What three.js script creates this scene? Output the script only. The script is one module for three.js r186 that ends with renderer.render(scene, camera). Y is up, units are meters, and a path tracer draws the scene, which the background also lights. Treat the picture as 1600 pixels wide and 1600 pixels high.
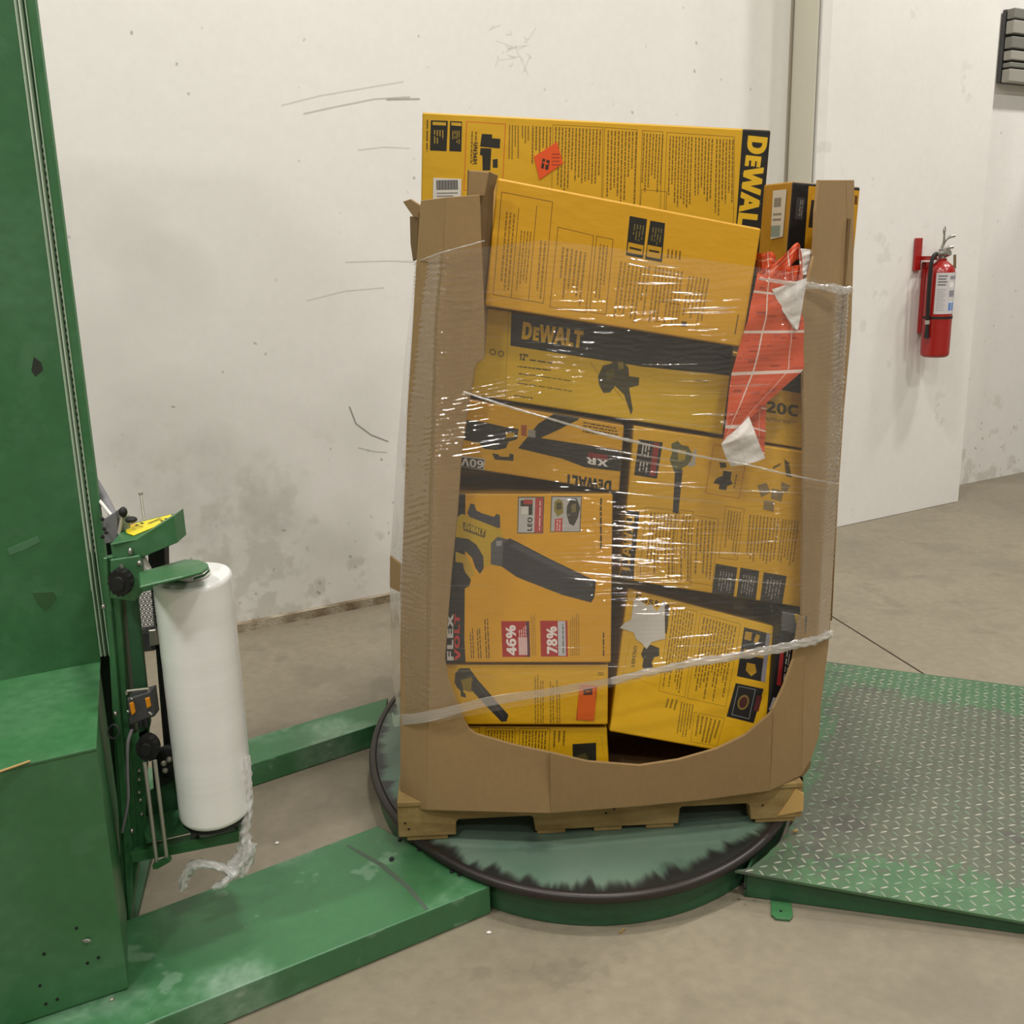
import * as THREE from 'three';
import { RoundedBoxGeometry } from 'three/addons/geometries/RoundedBoxGeometry.js';
import { RectAreaLightUniformsLib } from 'three/addons/lights/RectAreaLightUniformsLib.js';
import { mergeGeometries } from 'three/addons/utils/BufferGeometryUtils.js';

// ---------------------------------------------------------------- camera, lights, exposure
const scene = new THREE.Scene();
scene.background = new THREE.Color(0x0b0b0b);
const camera = new THREE.PerspectiveCamera(53.13, 1, 0.05, 60);
camera.position.set(0, 1.45, 0);
camera.rotation.order = 'YXZ';
camera.rotation.set(THREE.MathUtils.degToRad(-14.364), 0, THREE.MathUtils.degToRad(-1.348));
const renderer = new THREE.WebGLRenderer({ antialias: true });
renderer.toneMapping = THREE.LinearToneMapping;
renderer.toneMappingExposure = 1.0;
renderer.shadowMap.enabled = true;
RectAreaLightUniformsLib.init();

const ROOM = Math.PI / 6;                       // the building is turned 30 degrees to the view
const D = new THREE.Vector3(Math.cos(ROOM), 0, -Math.sin(ROOM));   // along the back wall
const N = new THREE.Vector3(Math.sin(ROOM), 0, Math.cos(ROOM));    // out of the back wall
const inRoom = (s, y, n) => new THREE.Vector3(0, y, 0).addScaledVector(D, s).addScaledVector(N, n);
const LAMP_Y = 5.3, LAMP_L = 0.5, LAMP_W = 0.3;
const LAMPS = [                                 // [along wall, out from wall, strength]
  [-2.2, -1.98, 1.15], [1.45, -1.98, 1.0], [5.5, -1.98, 0.95], [7.5, -1.98, 0.85],
  [-2.1, 0.7, 0.8], [1.3, 0.7, 0.8], [5.2, 0.7, 0.9], [-0.4, 3.8, 0.7], [3.6, 3.8, 0.6],
];
const LAMP_POWER = 200;

// ---------------------------------------------------------------- helpers
let seed = 7;
const rnd = () => { seed = (seed * 16807) % 2147483647; return (seed - 1) / 2147483646; };
const rr = (a, b) => a + (b - a) * rnd();
const V3 = (x, y, z) => new THREE.Vector3(x, y, z);
const names = {};
function numbered(name) { const n = names[name] = (names[name] ?? -1) + 1; return n ? name + '_' + String(n).padStart(3, '0') : name; }
function shade(o) { o.castShadow = true; o.receiveShadow = true; return o; }
function thing(name, label, category, pos = [0, 0, 0], group) {
  const o = new THREE.Group(); o.name = numbered(name); o.position.set(...pos); scene.add(o);
  o.userData = { label, category }; if (group) o.userData.group = group;
  return o;
}
function single(name, geo, mat, label, category, group) {
  const o = shade(new THREE.Mesh(geo, mat)); o.name = numbered(name); scene.add(o);
  o.userData = { label, category }; if (group) o.userData.group = group;
  return o;
}
function part(name, geo, mat, parent, label) {  // geometry comes in world metres, is moved to the parent's base
  const o = shade(new THREE.Mesh(geo, mat)); o.name = name; parent.add(o);
  const p = V3(0, 0, 0); for (let q = parent; q && q !== scene; q = q.parent) p.add(q.position);
  if (!geo.userData.local) geo.translate(-p.x, -p.y, -p.z);
  if (label) o.userData.label = label;
  return o;
}
function structure(name, geo, mat, parent) {
  const o = shade(new THREE.Mesh(geo, mat)); o.name = name;
  if (parent) parent.add(o); else { o.userData.kind = 'structure'; scene.add(o); }
  return o;
}
// texture coordinates in metres by the way each face points
function metric(g, k = 1) {
  if (g.index) g = g.toNonIndexed();
  const p = g.attributes.position, uv = new Float32Array(p.count * 2), a = V3(), b = V3(), c = V3(), n = V3();
  for (let i = 0; i < p.count; i += 3) {
    a.fromBufferAttribute(p, i); b.fromBufferAttribute(p, i + 1); c.fromBufferAttribute(p, i + 2);
    n.subVectors(b, a).cross(c.clone().sub(a)); const x = Math.abs(n.x), y = Math.abs(n.y), z = Math.abs(n.z);
    [a, b, c].forEach((q, j) => {
      const [u, v] = y >= x && y >= z ? [q.x, q.z] : x >= z ? [q.z, q.y] : [q.x, q.y];
      uv[(i + j) * 2] = u * k; uv[(i + j) * 2 + 1] = v * k;
    });
  }
  g.setAttribute('uv', new THREE.BufferAttribute(uv, 2));
  return g;
}
const clean = (g) => { const q = g.index ? g.toNonIndexed() : g; for (const k of Object.keys(q.attributes)) if (!['position', 'normal', 'uv'].includes(k)) q.deleteAttribute(k); q.clearGroups(); return q; };
const join = (list) => mergeGeometries(list.map(clean));
function box(x0, x1, y0, y1, z0, z1, r = 0.003) {
  const g = r > 0 ? new RoundedBoxGeometry(x1 - x0, y1 - y0, z1 - z0, 1, r) : new THREE.BoxGeometry(x1 - x0, y1 - y0, z1 - z0);
  return metric(g.translate((x0 + x1) / 2, (y0 + y1) / 2, (z0 + z1) / 2));
}
const shapeOf = (pts) => { const s = new THREE.Shape(pts.map((p) => new THREE.Vector2(...p))); return s; };
function slab(pts, y0, y1, bevel = 0.002) {     // a flat piece from its plan [x, z]
  const g = new THREE.ExtrudeGeometry(shapeOf(pts.map(([x, z]) => [x, -z])), { depth: y1 - y0 - 2 * bevel, bevelEnabled: bevel > 0, bevelSize: bevel, bevelThickness: bevel, bevelOffset: -bevel, bevelSegments: 2, curveSegments: 24 });
  return metric(g.translate(0, 0, bevel).rotateX(-Math.PI / 2).translate(0, y0, 0));
}
function upright(pts, z, t, bevel = 0.0015) {   // a plate standing across the view: outline [x, y], its front at z
  const b = Math.min(bevel, t / 2.2);
  const g = new THREE.ExtrudeGeometry(shapeOf(pts), { depth: t - 2 * b, bevelEnabled: b > 0, bevelSize: b, bevelThickness: b, bevelOffset: -b, bevelSegments: 1, curveSegments: 16 });
  return metric(g.translate(0, 0, z - t + b));
}
function frameOf({ o, n }) {
  const z = V3(...n), x = V3(0, 1, 0).cross(z).normalize(), y = z.clone().cross(x);
  return new THREE.Matrix4().makeBasis(x, y, z).setPosition(...o);
}
function plate(k, t, bevel = 0.001) {           // a plate on a tilted plane; k = {o: point, n: normal, p: outline in the plane}
  const b = Math.min(bevel, t / 2.2);
  const g = new THREE.ExtrudeGeometry(shapeOf(k.p), { depth: t - 2 * b, bevelEnabled: b > 0, bevelSize: b, bevelThickness: b, bevelOffset: -b, bevelSegments: 1 });
  g.translate(0, 0, -t + b);
  return metric(g).applyMatrix4(frameOf(k));
}
function sticker(k, lift = 0.0012, t = 0.001) { // a label on a face, its print spread over its bounding box
  const g = plate(k, t, 0.0002), inv = frameOf(k).invert(), xs = k.p.map((q) => q[0]), ys = k.p.map((q) => q[1]);
  const x0 = Math.min(...xs), x1 = Math.max(...xs), y0 = Math.min(...ys), y1 = Math.max(...ys), p = g.attributes.position, uv = g.attributes.uv, q = V3();
  for (let i = 0; i < p.count; i++) { q.fromBufferAttribute(p, i).applyMatrix4(inv); uv.setXY(i, (q.x - x0) / (x1 - x0), (q.y - y0) / (y1 - y0)); }
  return g.translate(k.n[0] * (lift + t), k.n[1] * (lift + t), k.n[2] * (lift + t));
}
function tube(pts, r, seg = 40, rad = 8, straight = false) {
  const v = pts.map((p) => V3(...p));
  let c;
  if (straight) { c = new THREE.CurvePath(); for (let i = 1; i < v.length; i++) c.add(new THREE.LineCurve3(v[i - 1], v[i])); } else c = new THREE.CatmullRomCurve3(v, false, 'centripetal');
  return new THREE.TubeGeometry(c, seg, r, rad, false);
}
function rod(a, b, r, rad = 12, r2 = r) {
  const A = V3(...a), B = V3(...b), g = new THREE.CylinderGeometry(r2, r, A.distanceTo(B), rad);
  return g.applyQuaternion(new THREE.Quaternion().setFromUnitVectors(V3(0, 1, 0), B.clone().sub(A).normalize())).translate((A.x + B.x) / 2, (A.y + B.y) / 2, (A.z + B.z) / 2);
}
const ball = (c, r, sx = 1, sy = 1, sz = 1) => new THREE.SphereGeometry(r, 20, 14).scale(sx, sy, sz).translate(...c);
function lathe(prof, c, seg = 40, sx = 1, sz = 1) { return new THREE.LatheGeometry(prof.map((p) => new THREE.Vector2(...p)), seg).scale(sx, 1, sz).translate(...c); }
const oval = (cx, cz, rx, rz, n = 96) => Array.from({ length: n }, (_, i) => [cx + rx * Math.cos((i / n) * 2 * Math.PI), cz + rz * Math.sin((i / n) * 2 * Math.PI)]);

// ---------------------------------------------------------------- surface textures
function grid(n, sd) { let s = sd * 7919 + 13; const a = new Float32Array(n * n); for (let i = 0; i < n * n; i++) { s = (s * 16807) % 2147483647; a[i] = s / 2147483647; } return a; }
function fbm(size, cells, oct, sd, gain = 0.55) { // tiling value noise, 0..1
  const out = new Float32Array(size * size); let amp = 1, tot = 0;
  for (let o = 0; o < oct; o++) {
    const n = cells << o, g = grid(n, sd + o);
    for (let y = 0; y < size; y++) for (let x = 0; x < size; x++) {
      const fx = (x / size) * n, fy = (y / size) * n, ix = fx | 0, iy = fy | 0; let tx = fx - ix, ty = fy - iy; tx = tx * tx * (3 - 2 * tx); ty = ty * ty * (3 - 2 * ty);
      const x1 = (ix + 1) % n, y1 = (iy + 1) % n;
      out[y * size + x] += amp * ((g[iy * n + ix] * (1 - tx) + g[iy * n + x1] * tx) * (1 - ty) + (g[y1 * n + ix] * (1 - tx) + g[y1 * n + x1] * tx) * ty);
    }
    tot += amp; amp *= gain;
  }
  for (let i = 0; i < out.length; i++) out[i] /= tot;
  return out;
}
function data(size, f, srgb, repeat = 1) {
  const d = new Uint8Array(size * size * 4);
  for (let i = 0; i < size * size; i++) { const c = f(i, i % size, (i / size) | 0); d[i * 4] = c[0]; d[i * 4 + 1] = c[1]; d[i * 4 + 2] = c[2]; d[i * 4 + 3] = 255; }
  const t = new THREE.DataTexture(d, size, size); t.wrapS = t.wrapT = THREE.RepeatWrapping; t.magFilter = THREE.LinearFilter; t.minFilter = THREE.LinearMipmapLinearFilter; t.generateMipmaps = true;
  if (srgb) t.colorSpace = THREE.SRGBColorSpace; t.repeat.set(repeat, repeat); t.needsUpdate = true; return t;
}
const clamp = (x, a = 0, b = 1) => Math.min(b, Math.max(a, x));
const step = (a, b, x) => { const t = clamp((x - a) / (b - a)); return t * t * (3 - 2 * t); };
const mixc = (a, b, t) => a.map((x, i) => x + (b[i] - x) * t);
const hex = (h) => [(h >> 16) & 255, (h >> 8) & 255, h & 255];
const nA = fbm(512, 4, 7, 3), nB = fbm(512, 16, 5, 11), nC = fbm(512, 64, 3, 21), nD = fbm(512, 8, 6, 31);
const M = {};
const std = (o) => new THREE.MeshStandardMaterial(o);
const phys = (o) => new THREE.MeshPhysicalMaterial(o);
const fine = data(512, (i) => { const v = 255 * (0.35 * nB[i] + 0.65 * nC[i]); return [v, v, v]; }, false, 2);
const cloudy = data(512, (i) => { const v = 255 * nA[i]; return [v, v, v]; }, false, 1);

function enamel(base, scuff, amount, rough = 0.42) { // machine enamel: dusty film of wear in blotches, fine scratches
  const b = hex(base), s = hex(scuff);
  return std({
    map: data(512, (i) => { const t = amount * step(0.5, 0.72, nA[i]) * (0.5 + 0.5 * nC[i]) + 0.5 * amount * step(0.66, 0.74, nB[i]); return mixc(b, s, clamp(t)).map((c) => c * (0.95 + 0.1 * nC[i])); }, true, 0.9),
    roughnessMap: data(512, (i) => { const v = 255 * clamp(rough + 0.35 * (nA[i] - 0.5) + 0.15 * (nC[i] - 0.5)); return [v, v, v]; }, false, 0.9), roughness: 1,
    bumpMap: fine, bumpScale: 0.0003,
  });
}
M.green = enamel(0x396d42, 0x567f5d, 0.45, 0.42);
M.greenScuffLit = enamel(0x3c7047, 0x86a08b, 0.95, 0.4);  // scuffed enamel, paled further to stand in for light on the beam tops
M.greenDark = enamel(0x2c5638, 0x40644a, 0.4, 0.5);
M.black = std({ color: 0x121212, roughness: 0.55, bumpMap: fine, bumpScale: 0.0004 });
M.rubber = std({ color: 0x1a1a1b, roughness: 0.7, bumpMap: fine, bumpScale: 0.0006 });
M.steel = std({ color: 0xa9a8a2, roughness: 0.35, metalness: 0.9 });
M.zinc = std({ color: 0xb9b5aa, roughness: 0.45, metalness: 0.6, bumpMap: fine, bumpScale: 0.0002 });
M.greyPlastic = std({ color: 0x77767a, roughness: 0.6 });
M.darkGrey = std({ color: 0x4a4a4c, roughness: 0.6 });
M.orange = std({ color: 0xf09a1a, roughness: 0.5 });
M.white = std({ color: 0xe4e2dc, roughness: 0.6 });
M.dark = std({ color: 0x0a0a0a, roughness: 0.9 });
function kraft(base, rib) { // corrugated board: paper fibre, mottling and the faint lines of the flutes
  const b = hex(base);
  return std({
    map: data(512, (i, x) => { const k = 0.94 + 0.07 * nA[i] + 0.05 * (nC[i] - 0.5); return b.map((c) => c * k); }, true, 1.6),
    roughness: 0.88, bumpMap: data(512, (i, x) => { const v = 128 + (rib ? 40 * Math.sin((x / 512) * 2 * Math.PI * 84) : 0) + 60 * (nC[i] - 0.5); return [v, v, v]; }, false, 1.6), bumpScale: 0.0006,
  });
}
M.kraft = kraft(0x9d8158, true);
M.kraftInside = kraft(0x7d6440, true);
M.wood = std({
  map: data(512, (i, x, y) => { const g = nA[((y % 512) * 512 + ((x >> 3) % 512))], r = 0.5 + 0.5 * Math.sin(40 * g + x / 512 * 6.283 * 2); return mixc([164, 140, 90], [138, 112, 66], clamp(0.55 * r + 0.4 * nC[i])); }, true, 1.5),
  roughness: 0.8, bumpMap: fine, bumpScale: 0.0012,
});

// ---------------------------------------------------------------- room
const roomTurn = (o) => { o.rotation.y = ROOM; return o; };
// walls: painted tilt-up concrete with rub marks, scuffs and grey handling dirt
function canvas(w, h, draw, srgb = true) {
  const c = document.createElement('canvas'); c.width = w; c.height = h; const g = c.getContext('2d'); draw(g, w, h);
  const t = new THREE.CanvasTexture(c); if (srgb) t.colorSpace = THREE.SRGBColorSpace; t.anisotropy = 8; return t;
}
const WALL_S0 = -2.2, WALL_LEN = 6.4, WALL_H = 3.2;
const wallTex = canvas(2048, 1024, (g, w, h) => {
  const X = (s) => ((s - WALL_S0) / WALL_LEN) * w, Y = (y) => h - (y / WALL_H) * h;
  const im = g.createImageData(w, h), d = im.data, stains = [];
  for (const [[s, y], r, k] of [[[[0.9122,0.5239]][0], 0.34, 0.75], [[[0.7467,0.7681]][0], 0.3, 0.5], [[[1.1136,0.5335]][0], 0.22, 0.65], [[[1.4204,0.3409]][0], 0.17, 0.4], [[[1.1184,0.2828]][0], 0.3, 0.5], [[[0.8319,1.3671]][0], 0.2, 0.28], [[[0.7194,1.5461]][0], 0.16, 0.2], [[[1.5351,0.8089]][0], 0.2, 0.25], [[[0.627,1.1067]][0], 0.25, 0.22]]) stains.push([X(s), Y(y), r / WALL_LEN * w, k]);
  for (let y = 0; y < h; y++) for (let x = 0; x < w; x++) {
    const i = ((y & 511) << 9) | (x & 511), i2 = (((y >> 1) & 511) << 9) | ((x >> 1) & 511);
    let dirt = 0;
    for (const [sx, sy, r, k] of stains) { const q = ((x - sx) ** 2 + (y - sy) ** 2) / (r * r); if (q < 1) dirt += k * (1 - q) * clamp(2.4 * (nA[i2] * 0.5 + nD[i] * 0.5 - 0.28)) * (0.6 + 0.8 * nC[i]); }
    dirt = clamp(dirt, 0, 0.75);
    const low = step(0.74, 0.62, y / h) ; // splashes of grey dirt sit thick near the ground, each with an edge of its own
    const spl = y > h * 0.72 ? step(0.58, 0.66, nB[i] * 0.55 + nD[i2] * 0.45) * 0.34 * clamp((y / h - 0.72) * 5) : 0;
    const m = 0.975 + 0.03 * nA[i2] + 0.02 * (nC[i] - 0.5);
    const c = mixc(mixc([231, 229, 224].map((v) => v * m), [146, 148, 136], dirt * 0.6), [170, 166, 152], spl);
    const j = (y * w + x) * 4; d[j] = c[0]; d[j + 1] = c[1]; d[j + 2] = c[2]; d[j + 3] = 255;
  }
  g.putImageData(im, 0, 0);
  const line = (pts, width, col) => { g.strokeStyle = col; g.lineWidth = width; g.lineCap = 'round'; g.beginPath(); pts.forEach(([s, y], i) => (i ? g.lineTo(X(s), Y(y)) : g.moveTo(X(s), Y(y)))); g.stroke(); };
  line([[1.499,0.8491],[1.522,0.7787],[1.586,0.7242],[1.6582,0.6894]], 1.6, 'rgba(90,86,78,.75)');
  line([[1.5267,0.6776],[1.5959,0.6534],[1.6499,0.6444]], 1.2, 'rgba(110,106,98,.5)');
  line([[1.3923,1.9571],[1.5073,1.9845],[1.6786,2.0221],[1.8278,2.0362]], 1.6, 'rgba(120,115,105,.5)');
  line([[1.3085,1.9824],[1.4595,2.0228],[1.6414,2.0591],[1.8034,2.0908]], 1.2, 'rgba(130,125,115,.4)');
  line([[1.6008,1.8338],[1.7085,1.8483],[1.8179,1.8465]], 1.2, 'rgba(130,125,115,.4)');
  line([[1.3533,1.2765],[1.5132,1.3066],[1.6773,1.3128]], 1.2, 'rgba(130,125,115,.4)');
  line([[1.732,2.0223],[1.8689,2.0311]], 2, 'rgba(110,105,96,.6)');
  line([[1.5205,1.4167],[1.7111,1.4168],[1.8378,1.4085]], 1.4, 'rgba(140,135,125,.5)');
  for (let k = 0; k < 14; k++) { const [s, y] = [[2.2977,2.2592]][0], a = s + rr(-0.08, 0.08), b = y + rr(-0.1, 0.08); line([[a, b], [a + rr(-0.05, 0.05), b + rr(-0.03, 0.03)], [a + rr(-0.06, 0.06), b + rr(-0.06, 0.06)]], 1.1, 'rgba(150,146,136,.35)'); }
  for (let k = 0; k < 240; k++) { const s = rr(-1.6, 3.9), y = rr(0.02, 1) ** 1.6 * 2.8; g.fillStyle = `rgba(110,106,96,${rr(0.12, 0.5)})`; g.beginPath(); g.ellipse(X(s), Y(y), rr(0.6, 2.6), rr(0.6, 1.8), rr(0, 3), 0, 7); g.fill(); }
  for (let k = 0; k < 130; k++) { const s = rr(-1.6, 3.9), y = rr(0.02, 0.4); g.fillStyle = `rgba(104,98,84,${rr(0.12, 0.45)})`; g.beginPath(); g.ellipse(X(s), Y(y), rr(0.8, 4), rr(0.8, 2.4), rr(0, 3), 0, 7); g.fill(); }
});
wallTex.wrapS = wallTex.wrapT = THREE.MirroredRepeatWrapping;
M.wall = std({ map: wallTex, roughness: 0.8, bumpMap: cloudy.clone(), bumpScale: 0.002 });
M.wall.bumpMap.repeat.set(9, 4.5);
const plainWall = (seedMul) => std({ map: data(512, (i) => { const m = 0.96 + 0.04 * nA[i] + 0.02 * (nC[i] - 0.5), s = 0.13 * step(0.66, 0.72, nB[i]) * step(0.55, 0.62, nA[i]); return mixc([232, 230, 225].map((v) => v * m), [150, 146, 134], s); }, true, 0.6), roughness: 0.8, bumpMap: cloudy, bumpScale: 0.0015 });
M.pier = plainWall();
M.trim = std({ map: data(512, (i) => [206, 202, 186].map((v) => v * (0.97 + 0.05 * nA[i])), true, 0.6), roughness: 0.7 });
function wallUV(g) { const p = g.attributes.position, uv = g.attributes.uv; for (let i = 0; i < p.count; i++) uv.setXY(i, (p.getX(i) - WALL_S0) / WALL_LEN, p.getY(i) / WALL_H); return g; }
const S0 = -7, S1 = 12, N1 = 8.5, ROOF = 6.0;
roomTurn(structure('wall_back', wallUV(new THREE.BoxGeometry(S1 - S0, ROOF, 0.25).translate((S0 + S1) / 2, ROOF / 2, -3.89 - 0.125)), M.wall));
roomTurn(structure('wall_left', metric(new THREE.BoxGeometry(0.25, ROOF, N1 + 3.89).translate(S0 - 0.125, ROOF / 2, (N1 - 3.89) / 2)), M.pier));
roomTurn(structure('wall_right', metric(new THREE.BoxGeometry(0.25, ROOF, N1 + 3.89).translate(S1 + 0.125, ROOF / 2, (N1 - 3.89) / 2)), M.pier));
roomTurn(structure('wall_front', metric(new THREE.BoxGeometry(S1 - S0, ROOF, 0.25).translate((S0 + S1) / 2, ROOF / 2, N1 + 0.125)), M.pier));
roomTurn(structure('ceiling', metric(new THREE.BoxGeometry(S1 - S0, 0.2, N1 + 3.89).translate((S0 + S1) / 2, ROOF + 0.1, (N1 - 3.89) / 2)), std({ color: 0xb9b7b0, roughness: 0.9 })));
// the boxed pier that stands out of the wall
{
  const pts = [[3.865, -3.89], [3.806, -3.655], [3.838, -3.63], [5.035, -3.63], [5.043, -3.638], [5.043, -3.89]];
  roomTurn(structure('wall_pier', slab(pts, 0.001, ROOF, 0.002), M.pier));
  // expansion joint filled with sealant where the pier meets the wall
  roomTurn(structure('trim_1', metric(new THREE.BoxGeometry(0.022, ROOF - 0.002, 0.012).translate(3.848, ROOF / 2, -3.886)), std({ color: 0x9c9482, roughness: 0.9 })));
  // facing strip on the return of the pier
  roomTurn(structure('trim_2', slab([[3.852, -3.872], [3.800, -3.672], [3.794, -3.674], [3.846, -3.874]], 0.001, ROOF - 0.002, 0.0008), M.trim));
}
// floor: two concrete bays with a sawn joint between them
{
  const tex = data(1024, (i, x, y) => {
    const a = nA[((y >> 1) << 9) | (x >> 1)], b = nB[((y & 511) << 9) | (x & 511)], c = nC[((y & 511) << 9) | (x & 511)], e = nD[(((y + 90) & 511) << 9) | ((x + 200) & 511)];
    let k = mixc([124, 116, 99], [143, 134, 115], clamp(1.6 * (a - 0.22)));
    k = mixc(k, [104, 97, 84], 0.35 * step(0.56, 0.74, e) * (0.4 + 0.6 * c));
    k = mixc(k, [88, 82, 72], 0.18 * step(0.68, 0.76, b) * step(0.5, 0.6, a));
    return k.map((v) => v * (0.95 + 0.1 * c));
  }, true, 0.36);
  M.floor = std({ map: tex, roughnessMap: data(512, (i) => { const v = 255 * clamp(0.5 + 0.4 * (nA[i] - 0.5) + 0.2 * (nC[i] - 0.5)); return [v, v, v]; }, false, 0.5), roughness: 1, bumpMap: fine, bumpScale: 0.0008 });
  const floor = new THREE.Group(); floor.name = 'floor'; floor.userData.kind = 'structure'; scene.add(floor);
  const [ax, az] = [1.2703,-3.8584], [bx, bz] = [1.413,-3.2537], dx = (bx - ax) / Math.hypot(bx - ax, bz - az), dz = (bz - az) / Math.hypot(bx - ax, bz - az);
  const far = (t, o) => [ax + dx * t - dz * o, az + dz * t + dx * o], w = 0.004;
  for (const sgn of [1, -1]) structure('bay', slab([far(-16, sgn * w), far(16, sgn * w), far(16, sgn * 16), far(-16, sgn * 16)], -0.25, 0, 0.001), M.floor, floor);
  structure('joint_filler', slab([far(-16, -w), far(16, -w), far(16, w), far(-16, w)], -0.2, -0.006, 0), std({ color: 0x3b372f, roughness: 0.95 }), floor);
}
// narrow mottled grey-brown strip along the foot of the wall
roomTurn(structure('base_strip_back', metric(new THREE.BoxGeometry(4.4, 0.035, 0.03, 60, 1, 1).translate(1.6, 0.017, -3.878)), std({ map: data(512, (i) => mixc([120, 104, 80], [176, 166, 146], clamp(2 * (nB[i] - 0.25))), true, 1), roughness: 0.95, bumpMap: fine, bumpScale: 0.004 })));

// ---------------------------------------------------------------- ceiling fixtures, above and behind the camera
{
  const glow = std({ color: 0xffffff, emissive: 0xfffaf0, emissiveIntensity: 4 });
  const tin = std({ color: 0xd8d8d6, roughness: 0.4, metalness: 0.3 });
  for (const [s, n, k] of LAMPS) {
    const p = inRoom(s, LAMP_Y, n);
    const t = thing('ceiling_lamp', 'compact white high-bay lamp hanging under the ceiling, outside the view', 'lamp', p.toArray(), 'high-bay lamps');
    t.rotation.y = ROOM;
    const add = (name, g, m) => { const o = new THREE.Mesh(g, m); o.name = name; t.add(o); return o; };
    shade(add('housing', new THREE.BoxGeometry(LAMP_L + 0.06, 0.06, LAMP_W + 0.06).translate(0, 0.06, 0), tin));
    add('diffuser', new THREE.BoxGeometry(LAMP_L, 0.02, LAMP_W).translate(0, 0.02, 0), glow);
    for (const x of [-0.22, 0.22]) add('hanger', new THREE.CylinderGeometry(0.006, 0.006, ROOF - LAMP_Y - 0.09, 8).translate(x, 0.09 + (ROOF - LAMP_Y - 0.09) / 2, 0), tin);
    const light = new THREE.RectAreaLight(0xfffbf5, LAMP_POWER * k, LAMP_L, LAMP_W);
    light.position.copy(p).y -= 0.003; light.rotation.order = 'YXZ'; light.rotation.set(-Math.PI / 2, ROOM, 0); scene.add(light);
  }
}

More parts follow.
